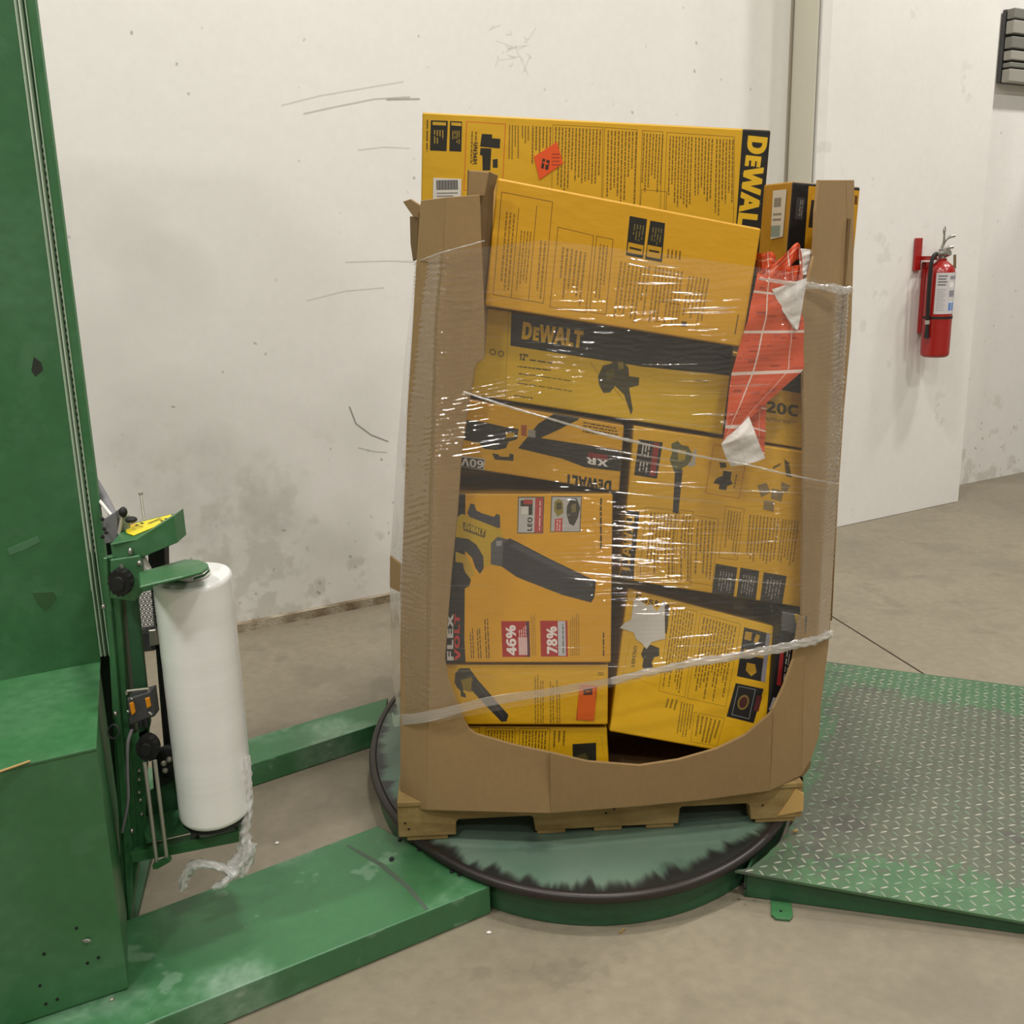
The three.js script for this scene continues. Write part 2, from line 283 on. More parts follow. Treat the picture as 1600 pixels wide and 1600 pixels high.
// ---------------------------------------------------------------- stretch wrapping machine
{
  const m = thing('pallet_wrapping_machine', 'large green wrapping machine with tall mast, floor beams and round turntable under the pallet', 'machine', [-0.95, 0, -2.1]);
  const H = 0.07;
  // two low floor beams that carry the turntable
  const near = [[-0.0699,-2.0142], [-0.3526,-2.2764], [-0.8374,-1.9338], [-1.35, -1.56], [-1.22, -1.27], [-0.7011,-1.6136]];
  const beam = part('floor_beam', slab(near, 0.001, H, 0.003), M.greenScuffLit, m, 'broad sheet-steel beam in the foreground');
  const bolt = (name, p, r, parent, mat = M.black) => part(name, lathe([[0, 0], [r, 0], [r * 0.9, 0.003], [0, 0.0035]], p, 14, 0.8, 1), mat, parent);
  for (const [x, z] of [[-0.2901,-2.2082], [-0.24,-2.1651], [-0.1575,-2.0737], [-0.1393,-2.0606], [-0.3016,-2.128]]) bolt('bolt', [x, H, z], rr(0.004, 0.008), beam, M.rubber);
  for (const [x, z] of [[-0.7915,-1.6804]]) bolt('screw', [x, H, z], 0.005, beam, M.zinc);
  // dark drag mark, a thin line of rubber left on the paint
  part('scuff_mark', slab([[-0.4121,-2.194], [-0.3176,-2.1105], [-0.25,-2.0236], [-0.2006,-1.9386], [-0.2086,-1.9345], [-0.2577,-2.0144], [-0.3254,-2.1006], [-0.4174,-2.1888]], 0.0699, 0.0704, 0), std({ color: 0x4a5a4b, roughness: 0.7 }), beam);
  const far = [[-0.7987,-2.7634], [-0.4115,-3.0314], [-0.4036,-2.8566], [-0.7511,-2.6061], [-1.25, -2.24], [-1.3, -2.42]];
  part('floor_beam', slab(far, 0.001, H, 0.003), M.greenScuffLit, m, 'beam behind the film roll');
  // drum and revolving plate
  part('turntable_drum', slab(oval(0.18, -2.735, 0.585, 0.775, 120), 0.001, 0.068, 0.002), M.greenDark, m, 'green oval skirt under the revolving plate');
  const topTex = data(512, (i, x, y) => {
    const u = (x / 512 - 0.5) * 2, v = (y / 512 - 0.5) * 2, r = Math.hypot(u, v), a = Math.atan2(v, u);
    const streak = nB[(((r * 60) | 0) & 511) * 512 + ((((a + 3.1416) * 81.5) | 0) & 511)], rag = nC[((((a + 3.1416) * 163) | 0) & 511)];
    let k = mixc([80, 110, 92], [110, 130, 114], clamp(1.8 * (nA[i] - 0.25)));
    k = mixc(k, [60, 78, 68], 0.5 * step(0.55, 0.7, nD[i]));
    return mixc(k, [30, 29, 28], step(0.915, 0.965, r + 0.1 * (rag - 0.5) + 0.07 * (streak - 0.5)) * 0.9);  // tyre rubber ground into the edge
  }, true, 1);
  const rx = 0.602, rz = 0.803, cx = 0.18, cz = -2.737;
  const disc = slab(oval(cx, cz, rx - 0.016, rz - 0.02, 140), 0.07, 0.0905, 0.001);
  { const p = disc.attributes.position, uv = disc.attributes.uv; for (let i = 0; i < p.count; i++) uv.setXY(i, (p.getX(i) - cx) / (2 * rx) + 0.5, (p.getZ(i) - cz) / (2 * rz) + 0.5); }
  const dm = part('turntable_plate', disc, std({ map: topTex, roughness: 0.4, bumpMap: fine, bumpScale: 0.0006 }), m, 'round grey-green plate with black rubbed edge');
  const ring = oval(cx, cz, rx - 0.011, rz - 0.013, 160).map(([x, z]) => V3(x, 0.0815, z));
  part('rim', new THREE.TubeGeometry(new THREE.CatmullRomCurve3(ring, true), 320, 0.0125, 8, true), std({ color: 0x35302d, roughness: 0.38, metalness: 0.35 }), dm);
  // mast: folded sheet column with an open chain slot on its right edge
  const A = [-0.9175, -2.118], dir = [-0.883, 0.469], back = [-0.469, -0.883];
  const q = (t, b) => [A[0] + dir[0] * t + back[0] * b, A[1] + dir[1] * t + back[1] * b];
  const mast = part('mast', slab([q(0, 0), q(0.75, 0), q(0.75, 0.3), q(0, 0.3)], 0.586, 2.75, 0.003), M.green, m, 'tall green sheet-steel column');
  const strip = (name, x0, x1, z0, z1, mat, y0 = 0.6, y1 = 2.75) => part(name, metric(new THREE.BoxGeometry(x1 - x0, y1 - y0, z1 - z0).translate((x0 + x1) / 2, (y0 + y1) / 2, (z0 + z1) / 2)), mat, mast);
  const pale = std({ color: 0x9db59a, roughness: 0.35, bumpMap: fine, bumpScale: 0.0002 });
  strip('slot_lip', -0.9165, -0.9135, -2.128, -2.117, pale);
  strip('slot_lip', -0.9085, -0.9062, -2.128, -2.119, pale);
  strip('slot_web', -0.9135, -0.899, -2.15, -2.135, M.greenDark);
  strip('slot_lip', -0.8985, -0.8962, -2.128, -2.119, pale);
  strip('flange', -0.896, -0.8785, -2.131, -2.121, M.green, 0.6);
  const links = [];
  for (let k = 0; k < 58; k++) { const y = 0.84 + k * 0.0145; links.push(ball([-0.9025, y, -2.13], 0.0042, 0.7, 1.25, 0.8)); }
  part('drive_chain', join(links), M.zinc, mast);
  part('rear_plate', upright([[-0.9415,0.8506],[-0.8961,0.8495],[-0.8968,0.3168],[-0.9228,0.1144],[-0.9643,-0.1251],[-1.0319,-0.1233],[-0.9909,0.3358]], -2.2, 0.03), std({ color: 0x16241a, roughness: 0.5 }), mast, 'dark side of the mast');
  // scraped places on the column, bare primer proud of nothing: thin flakes of paint
  const flake = std({ color: 0x2a2f27, roughness: 0.8 }), pale2 = std({ color: 0x4b7854, roughness: 0.6 });
  const onMast = (pts) => plate({ o: [A[0], 0, A[1]], n: [0.469, 0, 0.883], p: pts }, 0.0012, 0.0002).translate(0.469 * 0.001, 0, 0.883 * 0.001);
  const mastX = (t) => -t;
  part('paint_chip', onMast([[mastX(0.05), 1.262], [mastX(0.038), 1.25], [mastX(0.036), 1.235], [mastX(0.052), 1.222], [mastX(0.058), 1.235]]), flake, mast);
  part('paint_scrape', onMast([[mastX(0.15), 0.872], [mastX(0.09), 0.89], [mastX(0.086), 0.878], [mastX(0.115), 0.866], [mastX(0.148), 0.858]]), pale2, mast);
  part('paint_scrape', onMast([[mastX(0.115), 0.77], [mastX(0.075), 0.765], [mastX(0.07), 0.75], [mastX(0.095), 0.725], [mastX(0.108), 0.745]]), std({ color: 0x34592f, roughness: 0.8 }), mast);
  // box cover at the foot of the mast
  const C0 = [-0.7691,-1.7075], C1 = [-0.9223,-2.1207];
  const cover = part('drive_cover', slab([C0, C1, [-1.5, -1.84], [-1.5, -1.32]], 0.0715, 0.5855, 0.003), M.green, m, 'green box cover at the foot of the mast');
  // its lid is a folded sheet
  part('cover_lid', slab([[C0[0] + 0.002, C0[1] + 0.002], [C1[0] + 0.001, C1[1] - 0.006], [-1.5, -1.85], [-1.5, -1.318]], 0.583, 0.5885, 0.0015), M.green, cover);
  const cd = [(-1.5 - C0[0]), (-1.32 - C0[1])], cl = Math.hypot(...cd), cn = [-cd[1] / cl, cd[0] / cl].map((v) => -v);
  const onCover = (a, y) => [C0[0] + cd[0] / cl * a - cn[0] * 0, y, C0[1] + cd[1] / cl * a];
  for (const [a, y] of [[0.075, 0.236], [0.135, 0.203], [0.065, 0.156], [0.045, 0.16], [0.15, 0.14], [0.125, 0.1], [0.145, 0.098]]) part('screw_hole', ball(onCover(a, y), 0.003), M.dark, cover);
  const tag0 = onCover(0.06, 0.205);
  part('foil_scrap', new THREE.IcosahedronGeometry(0.008, 1).scale(1.2, 0.6, 0.3).translate(tag0[0], tag0[1], tag0[2] + 0.004), M.steel, cover);
  part('splinter', rod([-0.92, 0.591, -1.60], [-0.865, 0.591, -1.655], 0.0022, 6), std({ color: 0xb09560, roughness: 0.9 }), cover);
  // base sheet between the beams, behind the carriage, and cross angle
  part('base_plate', slab([[-0.85, -1.93], [-0.93, -2.34], [-1.4, -2.1], [-1.4, -1.6]], 0.001, 0.02, 0.002), M.greenDark, m);
  part('cross_angle', rod([-0.86, 0.012, -1.99], [-0.62, 0.012, -2.1], 0.011, 6), M.zinc, m);
  part('cross_angle', rod([-0.86, 0.008, -1.955], [-0.66, 0.008, -2.06], 0.008, 6), M.zinc, m);
}
// ---------------------------------------------------------------- film carriage
{
  const z = -1.96, c = thing('film_carriage', 'green film carriage with black knobs and yellow label, on the mast beside the roll', 'machine part', [-0.83, 0.28, -1.98]);
  const P = (name, pts, zz, t, mat, parent = c, label) => part(name, upright(pts, zz, t), mat, parent, label);
  // upright channel
  const ch = P('channel', [[-0.8161,0.873],[-0.79,0.8777],[-0.8246,0.1904],[-0.8599,0.0403],[-0.8829,0.0474],[-0.8623,0.1992]], z, 0.02, M.green, c, 'tall green channel');
  P('channel_web', [[-0.8048,0.8203],[-0.7866,0.8199],[-0.7983,0.4273],[-0.8152,0.3977]], -1.985, 0.012, M.zinc, ch);
  P('channel_flange', [[-0.7854,0.8129],[-0.761,0.8122],[-0.766,0.5103],[-0.7902,0.4376],[-0.793,0.4965]], -1.965, 0.012, M.greenDark, ch);
  P('channel_lip', [[-0.8132,0.876],[-0.8056,0.8758],[-0.8318,0.2049],[-0.8541,0.0474],[-0.8597,0.0476],[-0.8496,0.2053]], -1.95, 0.008, M.green, ch);
  P('lower_plate', [[-0.8107,0.4823],[-0.77,0.4988],[-0.8008,0.2949],[-0.802,0.21],[-0.8369,0.1953]], -1.965, 0.01, M.green, ch);
  for (const p of [[-0.7928,0.4128,-1.945], [-0.7952,0.3922,-1.945], [-0.7985,0.3624,-1.945], [-0.7979,0.3444,-1.945], [-0.7989,0.3113,-1.945]]) part('bolt', ball(p, 0.0045), M.steel, ch);
  for (const p of [[-0.8159,0.7811,-1.93], [-0.8192,0.5502,-1.93], [-0.8173,0.2816,-1.93], [-0.7346,0.8696,-1.93]]) part('bolt', ball(p, 0.006, 0.8), M.steel, ch);
  // control head with yellow label on its sloping top
  const head = P('control_head', [[-0.7917,0.9074],[-0.7378,0.9166],[-0.6602,0.9615],[-0.6596,0.9068],[-0.7401,0.8746],[-0.7902,0.8785]], -1.94, 0.06, M.green, c, 'green control box');
  part('head_lid', plate({o:[-0.7839,0.9099,-1.94],n:[-0.1431,0.9809,0.1315],p:[[0.0013,-0.0059],[0.0312,0.0346],[-0.0053,0.1326],[-0.0309,0.1422],[-0.0766,0.0577]]}, 0.004), M.green, head);
  part('warning_label', sticker({o:[-0.7839,0.9099,-1.94],n:[-0.1431,0.9809,0.1315],p:[[0.0097,0.0374],[0.0086,0.1215],[-0.0227,0.1353],[-0.0651,0.0527],[-0.021,0.0361]]}, 0.001, 0.001), std({ map: canvas(256, 128, (g, w, h) => {
    g.fillStyle = '#e3cf2a'; g.fillRect(0, 0, w, h); g.fillStyle = '#3a3a1c'; g.fillRect(130, 30, 16, 36); g.fillRect(154, 28, 12, 36); g.fillRect(176, 20, 50, 8); g.fillRect(176, 34, 44, 6); g.fillRect(60, 70, 50, 7); g.fillRect(60, 84, 38, 6); g.fillStyle = '#e8821a'; g.fillRect(18, 70, 22, 40);
  }), roughness: 0.5 }), head, 'yellow warning label');
  part('head_bolt', ball([-0.7522,0.8916,-1.937], 0.007, 0.7, 1.2), M.steel, head);
  part('lever_knob', ball([-0.7819,0.9568,-2], 0.0105, 0.78, 1, 0.9), M.black, head, 'black ball knob');
  part('lever', rod([-0.7863,0.9463,-2], [-0.7917,0.9131,-1.99], 0.004), M.zinc, head);
  part('pin', rod([-0.7497,0.9897,-2.02], [-0.7419,0.9399,-2], 0.0026), M.zinc, head, 'thin upright pin');
  part('pin_cap', rod([-0.7499,0.9923,-2.02], [-0.75,0.987,-2.02], 0.0045), M.zinc, head);
  part('lever_hub', ball([-0.7638,0.943,-1.99], 0.011, 1.1, 0.6), M.black, head);
  part('bracket', upright([[-0.794,0.9465],[-0.7732,0.9486],[-0.7749,0.9004],[-0.8026,0.8957]], -2.0, 0.01), std({ color: 0x8a9882, roughness: 0.5 }), head);
  part('switch_body', upright([[-0.8214,0.9444],[-0.7939,0.9597],[-0.7935,0.8984],[-0.8224,0.8937]], -1.99, 0.05), M.greyPlastic, c, 'grey switch body');
  part('conduit', tube([[-0.965,0.9783,-2.3], [-0.9031,0.9551,-2.2], [-0.8397,0.9446,-2.08], [-0.8003,0.9373,-2]], 0.0085, 30, 10), M.greyPlastic, c, 'grey conduit');
  part('tie_rod', rod([-0.8967,0.9501,-2.16], [-0.8032,0.9453,-2], 0.0036), M.white, c);
  for (const p of [[-0.8151,0.9496,-1.975], [-0.8108,0.9217,-1.975], [-0.8137,0.9297,-1.975], [-0.8196,0.9126,-1.975]]) part('switch_screw', ball(p, 0.004), M.black, c);
  // top arm that holds the core
  P('arm_post', [[-0.7916,0.8776],[-0.7329,0.8853],[-0.7363,0.81],[-0.7538,0.7903],[-0.8011,0.7982]], -1.93, 0.02, M.green, c);
  part('top_arm', plate({o:[-0.7314,0.8519,-1.915],n:[0.1061,-0.988,0.1119],p:[[-0.0074,0.0141],[0.1044,-0.0165],[0.1099,0.0351],[0.0958,0.0992],[0.0741,0.1475],[0.0445,0.1781],[0.0044,0.1821],[-0.0753,0.1782]]}, 0.006, 0.002), M.green, c, 'green arm with rounded end over the roll');
  P('arm_edge', [[-0.7307,0.843],[-0.7282,0.8206],[-0.6411,0.8382],[-0.605,0.8491],[-0.5927,0.8606],[-0.5933,0.8541],[-0.6055,0.8439],[-0.6417,0.8329],[-0.7288,0.8153]], -1.911, 0.004, M.green);
  part('arm_rivet', lathe([[0, 0], [0.008, 0], [0.007, 0.003], [0, 0.004]], [-0.6313,0.8555,-1.925], 16, 0.8), M.zinc, c);
  part('spacer', upright([[-0.7426,0.8716],[-0.735,0.8714],[-0.7263,0.8472],[-0.7348,0.8394]], -1.95, 0.02), M.white, c);
  const knob = (p, r) => {
    const g = []; for (let k = 0; k < 14; k++) { const a = k / 14 * 6.283; g.push(new THREE.CylinderGeometry(r * 0.12, r * 0.12, r * 0.8, 6).rotateX(Math.PI / 2).translate(p[0] + r * 0.8 * 0.93 * Math.cos(a), p[1] + r * 0.95 * Math.sin(a), p[2])); }
    g.push(new THREE.CylinderGeometry(r * 0.95, r, r * 0.9, 28).rotateX(Math.PI / 2).scale(0.82, 1, 1).translate(...p)); g.push(new THREE.CylinderGeometry(r * 0.5, r * 0.6, r * 0.3, 20).rotateX(Math.PI / 2).scale(0.82, 1, 1).translate(p[0], p[1], p[2] + r * 0.5));
    return join(g);
  };
  part('clamp_knob', knob([-0.7655,0.8403,-1.905], 0.0265), M.black, c, 'round black knob');
  part('clamp_bolt', rod([-0.7621,0.8739,-1.91], [-0.7621,0.8635,-1.91], 0.004), M.steel, c);
  part('clamp_knob', knob([-0.7615,0.4741,-1.93], 0.0265), M.black, c, 'round black knob');
  // black idler roller behind the roll
  part('idler_roller', rod([-0.7519,0.855,-2.06], [-0.7673,0.3793,-2.06], 0.0115, 20), M.black, c, 'tall black roller');
  part('roller_bracket', upright([[-0.7602,0.8581],[-0.7231,0.8808],[-0.7294,0.8099],[-0.7651,0.8023]], -2.05, 0.03), M.black, c);
  const perf = [], pg = [-0.7868,0.7695,-2.04];
  for (let r = 0; r < 11; r++) for (let k = 0; k < 4; k++) perf.push(new THREE.TorusGeometry(0.0034, 0.0011, 5, 10).translate(pg[0] + k * 0.0085 + (r % 2) * 0.004, pg[1] - r * 0.0085, pg[2]));
  part('mesh_guard', join(perf), M.greyPlastic, c, 'grey perforated guard');
  part('cover_edge', upright([[-0.7725,0.6897],[-0.7575,0.6908],[-0.7572,0.6562],[-0.7737,0.6537]], -2.035, 0.02), M.zinc, c);
  part('cover_edge', upright([[-0.7913,0.6902],[-0.7639,0.6938],[-0.7669,0.6419],[-0.7916,0.6396]], -2.04, 0.015), M.darkGrey, c);
  // sensor block with two orange tabs
  const s = part('sensor_block', upright([[-0.7912,0.5844],[-0.74,0.5999],[-0.7397,0.5434],[-0.7928,0.5249]], -1.925, 0.035, 0.003), M.darkGrey, c, 'grey sensor block with two orange tabs');
  P('orange_tab', [[-0.7863,0.5748],[-0.7774,0.5788],[-0.7762,0.5548],[-0.7848,0.5479]], -1.922, 0.005, M.orange, s); P('orange_tab', [[-0.7533,0.5852],[-0.7439,0.5878],[-0.7429,0.5681],[-0.7519,0.5627]], -1.922, 0.005, M.orange, s);
  part('sensor_bracket', tube([[-0.7921,0.592,-1.93], [-0.7912,0.599,-1.93], [-0.7465,0.6035,-1.93], [-0.7465,0.5922,-1.93]], 0.0028, 24, 6, true), M.zinc, s);
  for (const p of [[-0.7437,0.5516,-1.92], [-0.746,0.5545,-1.92], [-0.7898,0.5585,-1.92], [-0.7788,0.5863,-1.92]]) part('screw', ball(p, 0.0034), M.steel, s);
  for (const p of [[-0.7861,0.5229,-1.92], [-0.7672,0.5281,-1.92], [-0.7564,0.5306,-1.92]]) part('terminal', rod([p[0], p[1] + 0.008, p[2]], [p[0], p[1] - 0.006, p[2]], 0.0042), M.black, s);
  part('cable', tube([[-0.7824,0.5234,-1.91], [-0.7914,0.4977,-1.905], [-0.7994,0.4405,-1.905], [-0.8065,0.3678,-1.905], [-0.8226,0.3135,-1.91], [-0.8314,0.2882,-1.915]], 0.0034, 50, 8), M.greyPlastic, c, 'grey cable');
  part('cable_ring', new THREE.TorusGeometry(0.0155, 0.0022, 8, 30).scale(0.7, 1, 1).rotateZ(-0.35).translate(...[-0.8205,0.5202,-1.91]), M.darkGrey, c);
  // two guide rods
  part('guide_rod', rod([-0.7668,0.4459,-1.915], [-0.7674,0.2106,-1.915], 0.0042), M.zinc, c, 'thin bright rod'); part('guide_rod', rod([-0.7452,0.4511,-1.915], [-0.7451,0.2177,-1.915], 0.0042), M.zinc, c, 'thin bright rod');
  part('rod_foot', upright([[-0.7735,0.2141],[-0.7368,0.2299],[-0.735,0.2207],[-0.7624,0.2046],[-0.7733,0.2034]], -1.905, 0.014), M.green, c);
  // dark drive housing, lower shelf and bottom rail
  part('drive_housing', join([ball([-0.7512,0.4031,-2], 0.04, 0.8, 0.9, 0.5), upright([[-0.7852,0.419],[-0.7295,0.4401],[-0.7346,0.3647],[-0.7888,0.3355]], -2.0, 0.03)]), M.black, c, 'dark drive housing');
  for (const p of [[-0.7466,0.4171,-1.965], [-0.7349,0.4258,-1.965], [-0.7457,0.4007,-1.965]]) part('housing_bolt', ball(p, 0.006), M.zinc, c);
  P('shelf_web', [[-0.8171,0.3171],[-0.7331,0.3582],[-0.7379,0.2713],[-0.8244,0.2515]], -2.02, 0.01, M.greenDark);
  part('shelf', plate({o:[-0.8215,0.2667,-2],n:[-0.1,0.9608,0.2585],p:[[-0.0054,0.0025],[0.066,0.0496],[0.0987,0.023],[0.1396,0.003],[0.0517,-0.054]]}, 0.006), M.green, c, 'green shelf under the roll');
  part('core_seat', lathe([[0, 0], [0.066, 0], [0.07, 0.006], [0.066, 0.012], [0, 0.012]], [-0.6415, 0.303, -1.95], 40, 1, 1.2), M.black, c);
  P('bottom_rail', [[-0.8263,0.2269],[-0.5937,0.2757],[-0.5948,0.2483],[-0.8263,0.2039]], -1.93, 0.03, M.green, c, 'green rail under the roll');
  part('rail_post', rod([-0.6909,0.2812,-1.95], [-0.6931,0.2445,-1.945], 0.0085), M.darkGrey, c); part('rail_post', rod([-0.6015,0.3062,-1.95], [-0.6016,0.2605,-1.945], 0.0035), M.darkGrey, c);
}
// ---------------------------------------------------------------- roll of stretch film on the carriage
{
  const c = [-0.6395, 0.317, -1.95], R = 0.0745, h = 0.519;
  const roll = thing('stretch_film_roll', 'tall translucent white roll of stretch film held upright on the green carriage', 'film roll', c);
  const filmTex = data(512, (i, x, y) => { const band = nB[(y & 511) * 512 + 7] * 0.6 + nC[(y & 511) * 512 + 90] * 0.4, v = 0.93 + 0.05 * band + 0.02 * nA[i]; return [246 * v, 248 * v, 245 * v]; }, true, 1);
  const prof = []; for (let k = 0; k <= 90; k++) { const t = k / 90; prof.push([R + 0.00012 * Math.sin(t * 37) + 0.00025 * (nC[(k * 5 & 511) * 512] - 0.5) - (t < 0.01 || t > 0.99 ? 0.004 : 0), t * h]); }
  part('film_winding', lathe([[0.03, 0.001], [R - 0.006, 0.0005], ...prof, [R - 0.006, h], [0.038, h - 0.003], [0.03, h - 0.003]], c, 64, 1, 1.25), phys({ map: filmTex, roughness: 0.28, clearcoat: 0.6, clearcoatRoughness: 0.12, bumpMap: cloudy, bumpScale: 0.0005 }), roll);
  part('core_tube', lathe([[0.024, h - 0.02], [0.024, h + 0.008], [0.03, h + 0.008], [0.03, h - 0.02]], c, 40, 1, 1.25), std({ color: 0xcfc9b8, roughness: 0.8 }), roll, 'cardboard core');
  part('core_plug', lathe([[0, h + 0.012], [0.03, h + 0.012], [0.034, h + 0.006], [0.034, h], [0, h]], c, 40, 1, 1.25), M.white, roll);
  // loose end hanging off the roll, bunched up on the floor beam
  const sheet = phys({ color: 0xffffff, transmission: 0.68, thickness: 0, roughness: 0.12, ior: 1.45 });
  const strand = (pts, w, t, sd, segs = 90) => { // crinkled ribbon gathered round a path
    seed = sd; const cu = new THREE.CatmullRomCurve3(pts.map((p) => V3(...p))), g = new THREE.TubeGeometry(cu, segs, 1, 14, false), p = g.attributes.position, q = V3(), o = V3();
    const ph = Array.from({ length: 14 }, () => [rr(0, 6.28), rr(3, 16), rr(0.25, 0.6)]);
    for (let i = 0; i < p.count; i++) { const r = Math.floor(i / 15), k = r / segs, f = ph[(i % 15) % 14]; cu.getPointAt(k, o); q.fromBufferAttribute(p, i).sub(o); q.multiplyScalar((w + (t - w) * k) * (0.72 + f[2] * Math.sin(f[0] + f[1] * k) + 0.16 * Math.sin(k * 70 + f[0] * 3))); p.setXYZ(i, o.x + q.x, o.y + q.y, o.z + q.z); }
    g.computeVertexNormals(); return g;
  };
  part('loose_tail', strand([[-0.561,0.45,-1.93], [-0.5686,0.3322,-1.93], [-0.5775,0.2633,-1.92], [-0.5811,0.2242,-1.91], [-0.6011,0.1978,-1.9]], 0.007, 0.02, 11), sheet, roll, 'hanging crumpled film');
  part('loose_tail', strand([[-0.5605,0.2633,-1.9], [-0.5741,0.2305,-1.9], [-0.6011,0.1978,-1.9], [-0.6218,0.2075,-1.9], [-0.6583,0.2191,-1.9], [-0.6883,0.2138,-1.9], [-0.706,0.1853,-1.9], [-0.7128,0.1579,-1.9]], 0.013, 0.009, 23), sheet, roll, 'bunched film loop');
  part('loose_tail', strand([[-0.6009,0.2014,-1.89], [-0.6186,0.1844,-1.88], [-0.6436,0.1744,-1.88]], 0.012, 0.006, 31, 40), sheet, roll);
}

// ---------------------------------------------------------------- loading ramp of tread plate
{
  const A = [0.4866,-2.048], B = [1.0557,-3.2318], ux = 0.9653, uz = 0.2612, L = 1.08, W = 1.42;
  const ramp = thing('loading_ramp', 'low loading ramp of worn green and grey tread plate leading up to the turntable', 'ramp', [0.9, 0, -2.6]);
  const wx = 0.2612 * 1, wz = -0.9653; // across the ramp, away from the viewer
  const far = [A[0] + (B[0] - A[0]), A[1] + (B[1] - A[1])];
  const vx = (far[0] - A[0]), vz = (far[1] - A[1]), vl = Math.hypot(vx, vz);
  const T = (a, b) => [A[0] + ux * a + vx / vl * b, A[1] + uz * a + vz / vl * b];
  const Y = (a) => 0.073 - 0.0615 * clamp(a / L, -0.3, 1);
  // deck: sheet whose left edge is cut round the turntable
  const nb = 60, na = 30, pos = [], uv = [], idx = [];
  const cut = (b) => { // distance along the ramp where the turntable ends
    for (let a = -0.25; a < 0.6; a += 0.004) { const [x, z] = T(a, b); if (((x - 0.18) / 0.612) ** 2 + ((z + 2.737) / 0.815) ** 2 > 1 && x > 0.18) return Math.max(a, 0 - b * 0.02); } return 0;
  };
  const cuts = Array.from({ length: nb + 1 }, (_, j) => (j === 0 ? 0 : cut(j / nb * vl)));
  for (const dy of [0, -0.006]) for (let j = 0; j <= nb; j++) for (let i = 0; i <= na; i++) { const a = cuts[j] + (L - cuts[j]) * i / na, b = j / nb * vl, [x, z] = T(a, b); pos.push(x, Y(a) + dy, z); uv.push(a, b); }
  const id = (k, j, i) => k * (nb + 1) * (na + 1) + j * (na + 1) + i;
  for (let j = 0; j < nb; j++) for (let i = 0; i < na; i++) { idx.push(id(0, j, i), id(0, j, i + 1), id(0, j + 1, i + 1), id(0, j, i), id(0, j + 1, i + 1), id(0, j + 1, i)); idx.push(id(1, j, i), id(1, j + 1, i + 1), id(1, j, i + 1), id(1, j, i), id(1, j + 1, i), id(1, j + 1, i + 1)); }
  for (let i = 0; i < na; i++) { idx.push(id(0, 0, i), id(1, 0, i), id(1, 0, i + 1), id(0, 0, i), id(1, 0, i + 1), id(0, 0, i + 1)); idx.push(id(0, nb, i), id(1, nb, i + 1), id(1, nb, i), id(0, nb, i), id(0, nb, i + 1), id(1, nb, i + 1)); }
  for (let j = 0; j < nb; j++) { idx.push(id(0, j, 0), id(0, j + 1, 0), id(1, j + 1, 0), id(0, j, 0), id(1, j + 1, 0), id(1, j, 0)); idx.push(id(0, j, na), id(1, j + 1, na), id(0, j + 1, na), id(0, j, na), id(1, j, na), id(1, j + 1, na)); }
  const g = new THREE.BufferGeometry(); g.setAttribute('position', new THREE.Float32BufferAttribute(pos, 3)); g.setAttribute('uv', new THREE.Float32BufferAttribute(uv, 2)); g.setIndex(idx);
  const flat = g.toNonIndexed(); flat.computeVertexNormals();
  // green paint left along both edges and by the turntable, worn to grey steel where wheels run
  const wearTex = data(1024, (i, x, y) => {
    const a = x / 1024 * 1.5, b = (1 - 0) * y / 1024 * 1.5, j = ((y & 511) << 9) | (x & 511), j2 = ((y >> 1) << 9) | (x >> 1);
    const keep = Math.max(step(0.3, 0.02, b), step(vl - 0.38, vl - 0.08, b), step(0.16, 0.03, a), 0.55 * step(0.55, 0.95, a));
    const paint = step(0.45, 0.62, keep * 0.6 + 0.6 * (nA[j2] - 0.3) + 0.5 * (nC[j] - 0.5) + 0.35 * (nB[j] - 0.5));
    const steel = mixc([88, 89, 78], [110, 110, 98], nC[j]), gr = mixc([66, 104, 70], [90, 126, 90], nB[j]);
    let k = mixc(steel, gr, paint * 0.85 + 0.12);
    return mixc(k, [72, 62, 68], 0.35 * step(0.63, 0.7, nD[j2]) * step(0.45, 0.55, nB[j]));
  }, true, 1); wearTex.repeat.set(1 / 1.5, 1 / 1.5);
  const deckMat = std({ map: wearTex, roughness: 0.42, metalness: 0.25, bumpMap: fine, bumpScale: 0.0006 });
  part('tread_plate', flat, deckMat, ramp, 'chequered steel deck, painted green and worn grey');
  // raised diamonds, each turned across its neighbours
  const lugGeo = new THREE.SphereGeometry(1, 8, 5, 0, 6.283, 0, 1.571).scale(0.0028, 0.0018, 0.0112), mats = [], q = new THREE.Quaternion(), ang = Math.atan2(ux, uz), tilt = Math.atan(0.0615 / L), pz = 0.0262;
  for (let i = -14; i < 46; i++) for (let j = 0; j < 60; j++) {
    const a = i * pz + 0.004, b = j * pz + 0.01; if (b > vl - 0.008 || a > L - 0.01) continue; const c = cuts[Math.min(nb, Math.round(b / vl * nb))]; if (a < c + 0.012) continue;
    const [x, z] = T(a, b); q.setFromEuler(new THREE.Euler(0, ((i + j) % 2 ? 0.8 : -0.8) + 1.03, 0)); mats.push(new THREE.Matrix4().compose(V3(x - 0.9, Y(a) - 0.0002, z + 2.6), q, V3(1, 1, 1)));
  }
  const worn = std({ color: 0xffffff, roughness: 0.3 });
  const inst = new THREE.InstancedMesh(lugGeo, worn, mats.length); mats.forEach((mm, k) => { inst.setMatrixAt(k, mm); });
  inst.name = 'tread_lug'; inst.userData.kind = 'stuff'; shade(inst); ramp.add(inst);
  const tintA = [0x8e9386, 0x7d8a76, 0x9d9d8e, 0x768a74]; mats.forEach((mm, k) => { const p = V3().setFromMatrixPosition(mm), edge = Math.min(Math.abs(p.z + p.x * 0.2 - 0.4), 1); inst.setColorAt(k, new THREE.Color(tintA[Math.floor(rnd() * 4)])); });
